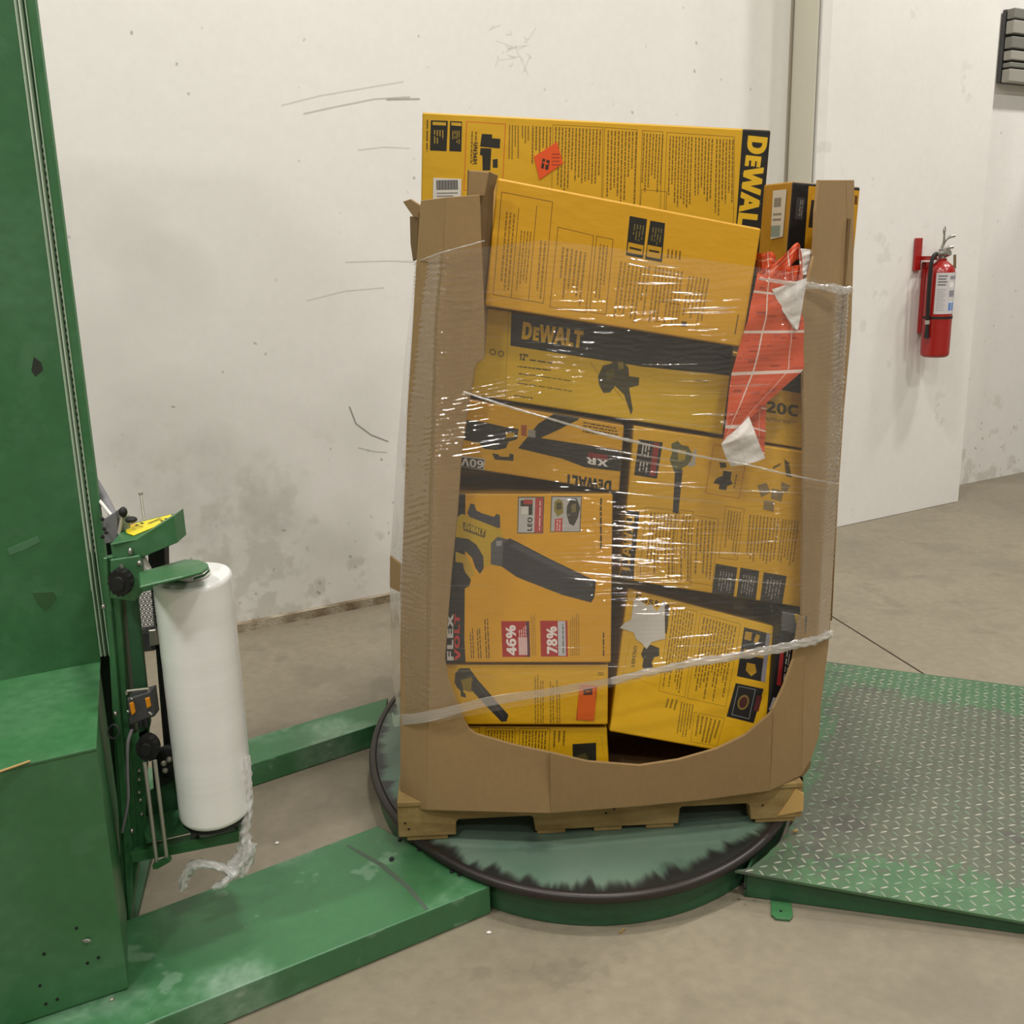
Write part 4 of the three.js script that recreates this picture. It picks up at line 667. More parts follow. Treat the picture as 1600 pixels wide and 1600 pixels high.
// carton with the large blower picture
crate('e', 'tool_carton', 'yellow carton with a large leaf blower picture and two red percent panels, left of centre', [[-0.1411,0.9289,-2.2144],[0.2275,0.9158,-2.2322],[0.2217,0.5165,-2.2119],[-0.1698,0.5343,-2.1932]], 0.3, 1300, '#e0a313', (G) => {
  G.poly([-39,-8,104,-8,140,1004,0,1004], '#1b1b1d');
  G.text('FLEX', [70,993,59,707,34,993], '#e2ded8', { heavy: 4 }); G.text('VOLT', [109,985,99,704,77,985], '#d23a3c', { heavy: 4 });
  for (const [q, p] of [[[423,19,582,19,587,231,429,231], 0], [[624,15,810,15,814,223,629,223], 1]]) { G.poly(q, '#57534c'); }
  G.poly([429,25,576,25,581,225,434,225], '#c3c1bd'); G.poly([528,25,576,25,581,225,532,225], '#b84444'); G.lines([551,43,555,212,571,212,567,43], 1, '#e6cfc9', 0, 0.2);
  G.poly([439,39,513,39,515,124,491,124,490,74,440,74], '#34302c'); G.poly([458,35,512,35,513,62,459,62], '#b23c36'); G.poly([448,77,490,77,491,120,449,120], '#ddd9d2'); G.text('LEO', [517,220,515,135,490,220], '#2b2926', { heavy: 3 });
  G.poly([630,21,805,21,808,218,634,218], '#b9b6b2'); G.poly([644,50,667,31,695,43,704,112,669,135,645,97], '#8d7d2e'); G.poly([656,58,687,50,692,89,661,97], '#4b452a'); G.poly([654,147,700,143,702,220,656,220], '#c23c3a'); G.lines([663,216,662,151,693,151,694,216], 2, '#eadad4', 0.2, 0.3);
  G.poly([722,74,745,27,780,27,804,81,793,143,771,189,743,174,723,120], '#3d3a30'); G.poly([749,66,776,58,781,104,754,112], '#7c7044');
  G.lines([915,27,919,323,946,323,942,27], 1, '#4a3606', 0.1, 0.1);
  // the blower
  G.poly([138,58,161,62,174,97,205,112,283,135,298,116,318,124,324,197,301,204,136,135,120,112], '#45454a');
  G.poly([52,143,89,116,136,135,324,204,341,250,310,273,280,296,266,342,269,418,238,425,213,349,165,296,56,250], '#c9a627'); G.poly([95,162,239,212,233,258,101,212], '#6b5a1e'); G.logo([104,200,225,243,111,170], '#d8b83a', 2);
  G.poly([52,250,133,262,184,296,229,365,235,433,213,467,185,433,160,372,120,334,55,327], '#3a3a3e'); G.poly([59,334,121,357,161,418,179,471,149,493,116,441,61,395], '#c4a030');
  G.poly([57,395,107,403,116,448,160,501,150,539,105,561,61,493], '#2b2b2f');
  G.poly([272,288,310,250,380,266,373,304,346,425,276,410], '#5a5a5e'); G.poly([303,273,341,273,334,304,304,304], '#9a9a9c');
  G.poly([349,288,383,258,426,277,667,395,906,509,896,606,878,636,709,591,439,486,346,425], '#35353a'); G.poly([384,304,629,418,884,539,891,516,648,395,418,281], '#4d4d52'); G.poly([878,636,896,606,906,509,891,505,877,569,866,629], '#232327');
  for (const q of [[169,971,162,786,189,786,195,971], [210,971,202,711,228,711,237,971], [256,971,248,719,278,719,286,971]]) G.lines(q, 2, '#5a410a', 0.5, 0.12);
  G.poly([351,748,515,748,520,963,357,963], '#b01d24'); G.poly([496,748,515,748,520,963,501,963], '#5a2440'); G.text('46%', [438,952,433,771,384,952], '#f0e6e2', { heavy: 4 }); G.poly([449,845,502,845,504,952,452,952], '#d9a7a5'); G.lines([455,948,450,763,500,763,504,948], 4, '#efd9d4', 0.4, 0.1);
  G.poly([579,745,739,745,743,960,584,960], '#b01d24'); G.poly([682,747,727,747,731,956,686,956], '#c6c8cc'); G.lines([708,941,705,763,720,763,723,941], 1, '#4a4c52', 0, 0.15); G.text('78%', [678,945,675,778,621,945], '#f0e6e2', { heavy: 4 });
  for (const [q, n] of [[[527,956,521,700,551,700,557,956], 3], [[754,956,749,689,810,689,814,956], 5]]) G.lines(q, n, 'rgba(110,76,8,.6)', 0.3, 0.05);
  G.lines([943,956,941,812,964,812,965,956], 1, '#5a3f06', 0, 0.2);
}, '#a87a12');
// chainsaw carton below it and the carton at the very bottom
const cF = crate('f', 'tool_carton', 'yellow carton with a chainsaw picture and an orange sticker, below the leaf blower carton', [[-0.1707,0.5271,-2.2028],[0.2167,0.5095,-2.2213],[0.2145,0.3589,-2.2137],[-0.1761,0.378,-2.1951]], 0.28, 1100, '#e2ae10', (G) => {
  G.poly([81,147,107,63,165,63,199,189,215,252,184,315,157,231,123,273,138,378,123,462,92,378,77,294], '#33312a'); G.poly([115,252,176,210,199,315,177,462,130,420], '#8f7720'); G.poly([111,399,142,483,146,546,115,525], '#3a352a');
  G.poly([180,273,215,252,400,831,388,937,358,947,177,420], '#2d2d2f'); G.path([211,315,369,863], '#55555a', 4);
  for (const q of [[554,968,552,126,583,126,585,968], [588,968,586,63,613,63,615,968], [646,968,644,168,675,168,677,968], [685,968,683,252,713,252,715,968]]) G.lines(q, 2, 'rgba(96,72,8,.7)', 0.4, 0.07);
  G.lines([935,126,977,126,978,189,936,189], 2, '#5a4008', 0.2, 0.4);
}, '#c49612');
part('orange_sticker', sticker({o:[0,0.4,-2.205],n:[0.0499,0.0499,0.9975],p:[[0.1492,0.064],[0.1898,0.0589],[0.1814,-0.0283],[0.1391,-0.023]]}), std({ map: canvas(96, 192, (g) => { g.fillStyle = '#e0641c'; g.fillRect(0, 0, 96, 192); g.fillStyle = '#5a3424'; g.fillRect(34, 22, 40, 34); g.fillStyle = '#e0641c'; g.fillRect(44, 34, 20, 6); g.strokeStyle = 'rgba(150,60,14,.6)'; g.lineWidth = 3; g.strokeRect(6, 8, 84, 176); }), roughness: 0.55 }), cF, 'orange sticker');
crate('g2', 'tool_carton', 'yellow carton lowest at left of the opening, mostly behind the cut cardboard edge', [[-0.1775,0.3686,-2.211],[0.2144,0.3467,-2.2284],[0.2207,0.1963,-2.2137],[-0.1826,0.2171,-2.1956]], 0.28, 1100, '#e6b40e', (G) => {
  for (const q of [[163,28,228,27,227,271,162,272], [266,26,442,33,438,584,263,586], [469,33,651,29,643,687,463,689]]) G.poly(q, 'rgba(70,50,4,.85)', 3);
  for (const [q, n] of [[[273,69,271,565,430,563,434,66], 9], [[481,75,475,647,628,646,635,72], 8], [[666,72,663,349,748,348,752,70], 3]]) G.lines(q, n, 'rgba(70,50,4,.7)', 0.6, 0.1);
  G.poly([788,284,928,260,921,686,781,686], '#24261a'); G.poly([808,475,863,432,884,580,821,623], '#4e4a22'); G.path([962,152,971,473], '#a87c08', 2);
}, '#c49612');
// leaning carton at lower right
const cG = crate('g', 'tool_carton', 'yellow carton leaning at lower right with a torn white label and printed picture panels', [[0.2686,0.673,-2.2911],[0.6276,0.5667,-2.2857],[0.5812,0.2601,-2.2159],[0.2178,0.3413,-2.2156]], 0.27, 1200, '#e2b010', (G) => {
  const ink = 'rgba(76,54,4,.8)';
  G.text('Fast', [51,74,210,77,54,28], '#5a4610', { heavy: 2 });
  for (const q of [[287,41,462,42,453,646,283,639], [487,44,752,49,725,659,471,651], [528,745,727,748,700,963,529,969]]) G.poly(q, ink, 2.5);
  for (const [q, n] of [[[301,55,298,622,438,626,447,60], 8], [[502,63,490,633,705,639,733,73], 11], [[337,677,324,781,407,781,419,677], 3], [[429,684,426,943,518,943,522,690], 5], [[543,760,545,956,682,957,712,771], 6]]) G.lines(q, n, 'rgba(80,58,6,.62)', 0.6, 0.06);
  G.poly([247,44,280,43,286,242,258,241], '#3a3210');
  G.poly([149,378,193,344,250,352,256,405,226,422,214,461,226,494,188,513,156,512,158,457,139,426], '#2a2414'); G.text('UN3481', [86,377,83,530,109,375], '#4a3c0c');
  G.path([59,348,39,586,264,612], '#c08a10', 3);
  for (const q of [[776,62,952,61,957,427,771,420], [769,473,954,477,918,745,738,732]]) G.poly(q, '#191818');
  for (const q of [[788,87,833,84,831,142,786,144], [860,86,887,89,877,149,849,147], [794,209,929,203,926,252,791,257], [824,306,878,307,894,365,863,402,822,364]]) G.poly(q, '#b88f1c'); G.poly([925,59,952,61,957,427,929,424], '#8f8a94');
  G.poly([789,492,901,494,884,719,771,710], '#9aa0a4', 4); { const [x, y] = [834,605]; G.c.save(); G.c.translate(x * G.sx, y * G.sy); G.c.rotate(0.25); G.c.fillStyle = '#8a7434'; G.c.beginPath(); G.c.ellipse(0, 0, 42, 62, 0, 0, 7); G.c.fill(); G.c.fillStyle = '#4e2220'; G.c.beginPath(); G.c.ellipse(0, 0, 30, 48, 0, 0, 7); G.c.fill(); G.c.restore(); }
  G.poly([915,534,952,535,939,654,907,651], '#5b2226');
}, '#c2940e');
part('torn_label', sticker({o:[0,0.32,-2.2],n:[0.0488,0.2146,0.9755],p:[[0.2856,0.3307],[0.2948,0.3333],[0.3052,0.3269],[0.3156,0.3173],[0.3279,0.3199],[0.3395,0.3027],[0.3475,0.313],[0.3587,0.3308],[0.3574,0.2366],[0.3436,0.2342],[0.3252,0.2304],[0.3125,0.2142],[0.3023,0.2283],[0.2889,0.238],[0.2833,0.2549],[0.2502,0.2669],[0.2627,0.2786],[0.2781,0.2855]]}), std({ color: 0xd6d2c8, roughness: 0.8, bumpMap: fine, bumpScale: 0.001 }), cG, 'torn white paper label');
crate('n', 'tool_carton', 'narrow black and yellow carton wedged against the right post low in the opening', [[0.6211,0.6233,-2.2411],[0.6821,0.6097,-2.2441],[0.6773,0.3288,-2.2439],[0.5942,0.3497,-2.2397]], 0.2, 400, '#17171a', (G) => {
  G.poly([590,-32,1043,-33,1040,1007,565,953,727,647], '#d3a315'); G.poly([-18,-38,1038,-56,990,170,79,168], '#5a5a5c'); G.poly([434,-47,888,-48,824,85,579,83], '#b8962c');
  G.poly([143,303,282,302,356,665,187,662], '#a82a30'); G.lines([375,304,402,674,570,676,562,308], 2, '#cfcac6', 0.2, 0.2); G.poly([126,781,408,778,313,909,36,902], '#bdbabf');
});
// carton on end at the top right
const cJ = crate('j', 'tool_carton', 'yellow and black carton standing on end at top right behind the cardboard post', [[0.6446,1.5843,-2.4],[0.8192,1.5716,-2.4611],[0.8109,1.3739,-2.4582],[0.6351,1.3865,-2.3967]], 0.115, 500, '#d29a14', (G) => {
  G.poly([-2,-21,237,-8,263,1041,4,1036], '#131312'); G.poly([-2,-21,1008,-15,1005,43,4,35], '#2a2820'); G.poly([83,169,202,169,192,409,82,408], '#3c3c3c'); G.lines([131,194,124,378,180,382,187,198], 2, '#8d8a80', 0.3, 0.4);
  G.poly([296,185,380,187,369,492,285,489], '#2d2820'); G.lines([356,224,338,465,366,471,385,229], 1, '#b5a58a', 0.2, 0.2); G.poly([926,98,965,102,968,203,929,198], '#6a3c10');
}, '#9a7016');
part('shipping_label', sticker({o:[0.6446,1.5843,-2.4],n:[-0.9426,0.0509,0.3299],p:[[-0.0705,-0.0165],[-0.0172,-0.0168],[-0.0167,-0.1201],[-0.0649,-0.125]]}), std({ map: canvas(64, 128, (g) => { g.fillStyle = '#b9b6a9'; g.fillRect(0, 0, 64, 128); g.fillStyle = '#77756c'; g.fillRect(10, 20, 34, 24); g.fillRect(10, 60, 40, 6); g.fillRect(10, 74, 40, 6); g.fillStyle = '#76857c'; g.fillRect(4, 92, 46, 30); }), roughness: 0.6 }), cJ, 'pale shipping label');
// ---------------------------------------------------------------- strip of orange labels hanging over the right side
{
  const t = thing('label_strip', 'crumpled strip of orange-red labels with white backing, hanging inside the film at upper right', 'label strip', [0.5494,1.294,-2.19]);
  const red = std({ map: canvas(512, 512, (g) => {
    g.fillStyle = '#d8552a'; g.fillRect(0, 0, 512, 512);
    for (let k = 0; k < 60; k++) { g.fillStyle = `rgba(110,30,20,${rr(0.15, 0.5)})`; g.fillRect(rr(0, 500), rr(0, 500), rr(20, 90), rr(3, 9)); }
    g.fillStyle = '#e9d6cb'; g.fillRect(150, 0, 12, 512); for (const y of [60, 205, 340, 470]) g.fillRect(0, y, 512, 9); g.fillRect(400, 0, 6, 512);
  }), roughness: 0.45, bumpMap: cloudy, bumpScale: 0.004, side: THREE.DoubleSide });
  const back = std({ color: 0xdedad4, roughness: 0.6, bumpMap: cloudy, bumpScale: 0.003, side: THREE.DoubleSide });
  const ribbon = (L, R, z0, bow, mat, name, lift = 0) => { // sheet between two edges, bowed and crinkled
    const n = 40, m = 14, pos = [], uv = [], idx = [], at = (e, s) => { const f = s * (e.length - 1), i = Math.min(e.length - 2, Math.floor(f)), k = f - i; return e[i].map((c, j) => c + (e[i + 1][j] - c) * k); };
    for (let i = 0; i <= n; i++) for (let j = 0; j <= m; j++) { const s = i / n, u = j / m, a = at(L, s), b = at(R, s), x = a[0] + (b[0] - a[0]) * u, y = a[1] + (b[1] - a[1]) * u; pos.push(x, y, a[2] + (b[2] - a[2]) * u + bow * Math.sin(u * 3.14) * (0.6 + 0.4 * Math.sin(s * 7)) + (mat === back ? 0.0006 : 0.0025) * Math.sin(s * 23 + u * 5)); uv.push(u, 1 - s); }
    for (let i = 0; i < n; i++) for (let j = 0; j < m; j++) { const a = i * (m + 1) + j; idx.push(a, a + m + 1, a + 1, a + 1, a + m + 1, a + m + 2); }
    const g = new THREE.BufferGeometry(); g.setAttribute('position', new THREE.Float32BufferAttribute(pos, 3)); g.setAttribute('uv', new THREE.Float32BufferAttribute(uv, 2)); g.setIndex(idx); g.computeVertexNormals();
    return part(name, g, mat, t);
  };
  ribbon([[0.5254,1.3891,-2.2], [0.5085,1.2943,-2.2], [0.4779,1.1841,-2.2], [0.4633,1.0349,-2.195]], [[0.6027,1.3716,-2.2], [0.6294,1.2912,-2.205], [0.633,1.1873,-2.2], [0.4647,1.0334,-2.195]], 0, 0.01, red, 'label_band');
  ribbon([[0.4907,1.1686,-2.212], [0.49,1.1018,-2.212], [0.4954,1.0167,-2.212]], [[0.5547,1.1764,-2.215], [0.5596,1.0856,-2.215], [0.5584,0.9894,-2.212]], 0, 0.004, red, 'label_band');
  ribbon([[0.4702,1.0469,-2.19], [0.4565,1.0318,-2.182], [0.4656,1.0062,-2.182], [0.4797,0.9809,-2.186]], [[0.5164,1.0903,-2.192], [0.5277,1.0564,-2.176], [0.5399,1.0253,-2.176], [0.554,0.998,-2.184]], 0, 0.014, back, 'backing_curl');
  ribbon([[0.5555,1.3572,-2.192], [0.5783,1.3146,-2.19], [0.6044,1.2741,-2.19]], [[0.6305,1.3788,-2.2], [0.6205,1.3054,-2.195], [0.6139,1.2725,-2.19]], 0, 0.006, back, 'backing_sheet');
  ribbon([[0.6297,1.4388,-2.27], [0.6323,1.3826,-2.26]], [[0.6658,1.4353,-2.28], [0.6571,1.3845,-2.27]], 0, 0.004, back, 'backing_sheet');
  const loop = (pts, hgt, mat) => { // band on edge along a wavy path
    const cu = new THREE.CatmullRomCurve3(pts.map((p) => V3(...p))), n = 50, L = [], R = []; for (let i = 0; i <= n; i++) { const p = cu.getPoint(i / n); L.push([p.x, p.y + hgt * 0.5, p.z]); R.push([p.x + 0.004, p.y - hgt * 0.5, p.z]); } return ribbon(L, R, 0, 0.0, mat, 'label_loop');
  };
  loop([[0.5324,1.4092,-2.25], [0.539,1.4055,-2.22], [0.5628,1.4086,-2.24], [0.5861,1.39,-2.28], [0.5847,1.3759,-2.3]], 0.05, red);
  loop([[0.5283,1.373,-2.21], [0.5625,1.3876,-2.23], [0.6006,1.4156,-2.25], [0.6272,1.4335,-2.27], [0.6283,1.4071,-2.24], [0.6211,1.3838,-2.22]], 0.035, red);
  loop([[0.5606,1.3981,-2.235], [0.5845,1.408,-2.25], [0.6109,1.4285,-2.27], [0.6283,1.4388,-2.28], [0.6315,1.4281,-2.26]], 0.012, back);
  loop([[0.575,1.3764,-2.24], [0.5994,1.3812,-2.24], [0.6265,1.3861,-2.23]], 0.04, red);
}
// ---------------------------------------------------------------- stretch film wound round the load
{
  const film = thing('load_stretch_film', 'clear wrinkled stretch film wrapped around the cardboard bin and its cartons', 'stretch film', [0.22, 0.4, -2.3]);
  const clear = phys({ color: 0xffffff, transmission: 0.97, thickness: 0, roughness: 0.055, ior: 1.7, side: THREE.DoubleSide });
  const tab = (rows, y) => { for (let i = 0; i < rows.length - 1; i++) if (y <= rows[i + 1][0] || i === rows.length - 2) { const k = (y - rows[i][0]) / (rows[i + 1][0] - rows[i][0]); return rows[i][1] + (rows[i + 1][1] - rows[i][1]) * k; } };
  const sil = [[-0.316,0.2376,-2.5], [-0.328,0.3663,-2.5], [-0.3199,0.6484,-2.5], [-0.2818,0.9804,-2.5], [-0.2535,1.2006,-2.5], [-0.2172,1.4241,-2.42]].map((p) => [p[1], p[0]]);
  const lft = [[-0.2787,0.3559,-2.222], [-0.2567,0.7369,-2.222], [-0.2252,1.1172,-2.222], [-0.2036,1.3094,-2.222], [-0.1912,1.4287,-2.222]].map((p) => [p[1], p[0]]);
  const crs = [[-0.2023,0.4095,-2.142], [-0.1815,0.7609,-2.142], [-0.1626,1.0458,-2.142], [-0.1449,1.3133,-2.142], [-0.1277,1.4471,-2.142]].map((p) => [p[1], p[0]]);
  const plan = (y) => [[-0.2 + 0.06 * (y - 0.4), -3.2], [tab(sil, y), -2.52], [tab(lft, y), -2.226], [tab(crs, y), -2.139], [0.08, -2.13], [0.32, -2.142], [0.575, -2.158], [0.7, -2.222], [0.764, -2.335], [0.8, -2.5], [0.78, -3.2], [0.28, -3.22], [-0.2 + 0.06 * (y - 0.4), -3.2]];
  // lower and upper edge of the wrap along the way round
  const low = [0.42, 0.3662, 0.3634, 0.4105, 0.4628, 0.5103, 0.5566, 0.5506, 0.5146, 0.6, 0.55, 0.45, 0.42];
  const top = [1.44, 1.4241, 1.4313, 1.4496, 1.4673, 1.4346, 1.3942, 1.3636, 1.3471, 1.38, 1.4, 1.44, 1.44];
  const lens = []; { const p = plan(0.9); for (let i = 0; i < p.length - 1; i++) lens.push(Math.hypot(p[i + 1][0] - p[i][0], p[i + 1][1] - p[i][1])); }
  const cols = []; lens.forEach((l, i) => { const n = Math.max(2, Math.round(l / (i >= 1 && i <= 8 ? 0.014 : 0.08))); for (let k = 0; k < n; k++) cols.push([i, k / n]); }); cols.push([lens.length - 1, 1]);
  const rows = 620, pos = [], idx = [];
  // wrinkles pulled round the load: bundles of fine level ripples, stronger in some places
  const rip = Array.from({ length: 46 }, () => ({ w: rr(0.007, 0.018), ph: rr(0, 6.28), y: rr(0.45, 1.42), h: rr(0.012, 0.06), c: rr(1.8, 7.8), l: rr(0.35, 1.5), a: rr(0.0005, 0.002), t: rr(-0.05, 0.05) }));
  const spots = [[5.6, 1.3, 0.8, 0.045, 0.002], [5.2, 0.86, 1.2, 0.03, 0.002], [4.7, 0.8, 0.7, 0.09, 0.0018], [5.0, 0.72, 0.8, 0.08, 0.0012], [8, 0.9, 0.6, 0.5, 0.0011], [8, 1.2, 0.6, 0.2, 0.0011], [6.2, 0.75, 1, 0.25, 0.0009], [2.5, 0.9, 0.8, 0.5, 0.0006], [2.6, 1.2, 1, 0.2, 0.0006]];
  cols.forEach(([i, f], ci) => {
    for (let r = 0; r <= rows; r++) {
      const y = (low[i] + (low[i + 1] - low[i]) * f) + ((top[i] + (top[i + 1] - top[i]) * f) - (low[i] + (low[i + 1] - low[i]) * f)) * r / rows, p = plan(y), a = p[i], b = p[i + 1], s = i + f;
      let nx = -(b[1] - a[1]), nz = b[0] - a[0]; const l = Math.hypot(nx, nz); nx /= l; nz /= l;
      let d = 0;
      for (const q of rip) { const e = Math.exp(-(((y - q.y - q.t * (s - q.c)) / q.h) ** 2) - (((s - q.c) / q.l) ** 2)); if (e > 0.01) d += q.a * e * Math.sin(6.283 * (y - q.t * (s - q.c)) / q.w + q.ph + 0.8 * Math.sin(s * 3 + q.ph)); }
      for (const [c, yy, w, hh, am] of spots) { const e = Math.exp(-(((s - c) / w) ** 2) - (((y - yy) / hh) ** 2)); if (e > 0.01) d += 1.6 * am * e * (Math.sin(6.283 * y / 0.0115 + 1.5 * Math.sin(s * 2.3) + 2 * Math.sin(y * 40)) * (0.6 + 0.4 * Math.sin(s * 7 + y * 90))); }
      d += 0.00035 * Math.sin(6.283 * y / 0.013 + Math.sin(s * 5) * 2 + Math.sin(y * 31) * 3);
      pos.push(a[0] + (b[0] - a[0]) * f - nx * -d, y, a[1] + (b[1] - a[1]) * f + nz * d);
    }
  });
  for (let c = 0; c < cols.length - 1; c++) for (let r = 0; r < rows; r++) { const a = c * (rows + 1) + r, b = a + rows + 1; idx.push(a, b, a + 1, a + 1, b, b + 1); }
  const g = new THREE.BufferGeometry(); g.setAttribute('position', new THREE.Float32BufferAttribute(pos, 3)); g.setIndex(idx); g.computeVertexNormals();
  part('film_sheet', g, clear, film, 'wrinkled clear film');
  // film gathered into ropes and doubled bands
  const gathered = phys({ color: 0xf4f2ee, transmission: 0.68, thickness: 0, roughness: 0.17, ior: 1.9 });
  const rope = (pts, r0, r1, sd, name, flat = 0.35, mat = gathered, label) => {
    seed = sd; const v = pts.map((p) => V3(...p)), cu = new THREE.CatmullRomCurve3(v), segs = Math.max(30, Math.round(cu.getLength() / 0.006)), q = new THREE.TubeGeometry(cu, segs, 1, 12, false), p = q.attributes.position, o = V3(), w = V3(), ph = rr(0, 6);
    const jit = Array.from({ length: 13 }, () => [rr(0, 6.28), rr(8, 30)]);
    for (let i = 0; i < p.count; i++) { const ring = Math.floor(i / 13), k = ring / segs, j = (i % 13) % 12; cu.getPointAt(k, o); w.fromBufferAttribute(p, i).sub(o); const rad = (r0 + (r1 - r0) * k) * (0.8 + 0.3 * Math.sin(jit[j][0] + k * jit[j][1]) + 0.15 * Math.sin(k * 90 + j * 2)); p.setXYZ(i, o.x + w.x * rad, o.y + w.y * rad, o.z + w.z * rad * flat); }
    q.computeVertexNormals(); return part(name, q, mat, film, label);
  };
  rope([[-0.0956,1.1652,-2.134], [0.0051,1.1298,-2.13], [0.0985,1.1009,-2.128], [0.1926,1.0697,-2.13], [0.2737,1.0486,-2.13]], 0.0022, 0.0034, 3, 'film_rope', 0.6, gathered, 'thin slanting rope of film');
  rope([[0.2737,1.0486,-2.13], [0.398,1.0161,-2.14], [0.4955,0.9945,-2.146], [0.6117,0.9583,-2.19], [0.6514,0.9448,-2.214], [0.7641,0.9027,-2.33]], 0.0026, 0.0016, 4, 'film_rope', 0.6);
  rope([[0.2139,0.5066,-2.133], [0.3365,0.5323,-2.138], [0.4531,0.5468,-2.148], [0.5734,0.5564,-2.17], [0.6615,0.5522,-2.214], [0.765,0.5286,-2.325]], 0.009, 0.0125, 5, 'film_rope', 0.4, gathered, 'thick white rope at the lower edge of the wrap');
  rope([[0.5189,1.3826,-2.155], [0.5613,1.3734,-2.17], [0.6266,1.3641,-2.212], [0.7649,1.3446,-2.33]], 0.003, 0.011, 6, 'film_rope', 0.35, gathered, 'white rolled edge of film on the right post');
  rope([[-0.1984,1.4234,-2.24], [-0.1674,1.4363,-2.18], [-0.1273,1.4483,-2.136], [-0.0424,1.4688,-2.126]], 0.0012, 0.0012, 7, 'film_rope', 0.4);
  const band = (pts, wd, name, lift = 0.003) => { const cu = new THREE.CatmullRomCurve3(pts.map((p) => V3(...p))), n = 120, m = 16, po = [], ix = []; for (let i = 0; i <= n; i++) for (let j = 0; j <= m; j++) { const p = cu.getPoint(i / n), u = j / m - 0.5; po.push(p.x, p.y + u * wd * (1 - 0.55 * i / n), p.z + lift + 0.0012 * Math.sin(u * 40 + Math.sin(i * 0.13) * 2)); } for (let i = 0; i < n; i++) for (let j = 0; j < m; j++) { const a = i * (m + 1) + j; ix.push(a, a + m + 1, a + 1, a + 1, a + m + 1, a + m + 2); } const q = new THREE.BufferGeometry(); q.setAttribute('position', new THREE.Float32BufferAttribute(po, 3)); q.setIndex(ix); q.computeVertexNormals(); return part(name, q, phys({ color: 0xefece6, transmission: 0.66, thickness: 0, roughness: 0.25, side: THREE.DoubleSide }), film); };
  band([[-0.3251,0.2756,-2.46], [-0.2966,0.3416,-2.3], [-0.2728,0.3821,-2.222], [-0.1997,0.4304,-2.138], [-0.0677,0.4663,-2.128], [0.0767,0.4884,-2.126], [0.2207,0.5109,-2.13]], 0.036, 'film_band');
  // tight level creases where many layers cross
  const creases = [];
  const crease = (a, b, r) => { const m = [0, 1, 2].map((k) => (a[k] + b[k]) / 2); m[1] -= 0.001; const c = new THREE.CatmullRomCurve3([V3(...a), V3(...m), V3(...b)]), q = new THREE.TubeGeometry(c, 12, r, 6, false), p = q.attributes.position; for (let i = 0; i < p.count; i++) { const k = Math.floor(i / 7) / 12, s = Math.max(0.02, Math.sin(k * 3.1416)) ** 0.6, o = c.getPointAt(k); p.setXYZ(i, o.x + (p.getX(i) - o.x) * s, o.y + (p.getY(i) - o.y) * s, o.z + (p.getZ(i) - o.z) * s * 0.6); } q.computeVertexNormals(); creases.push(q); };
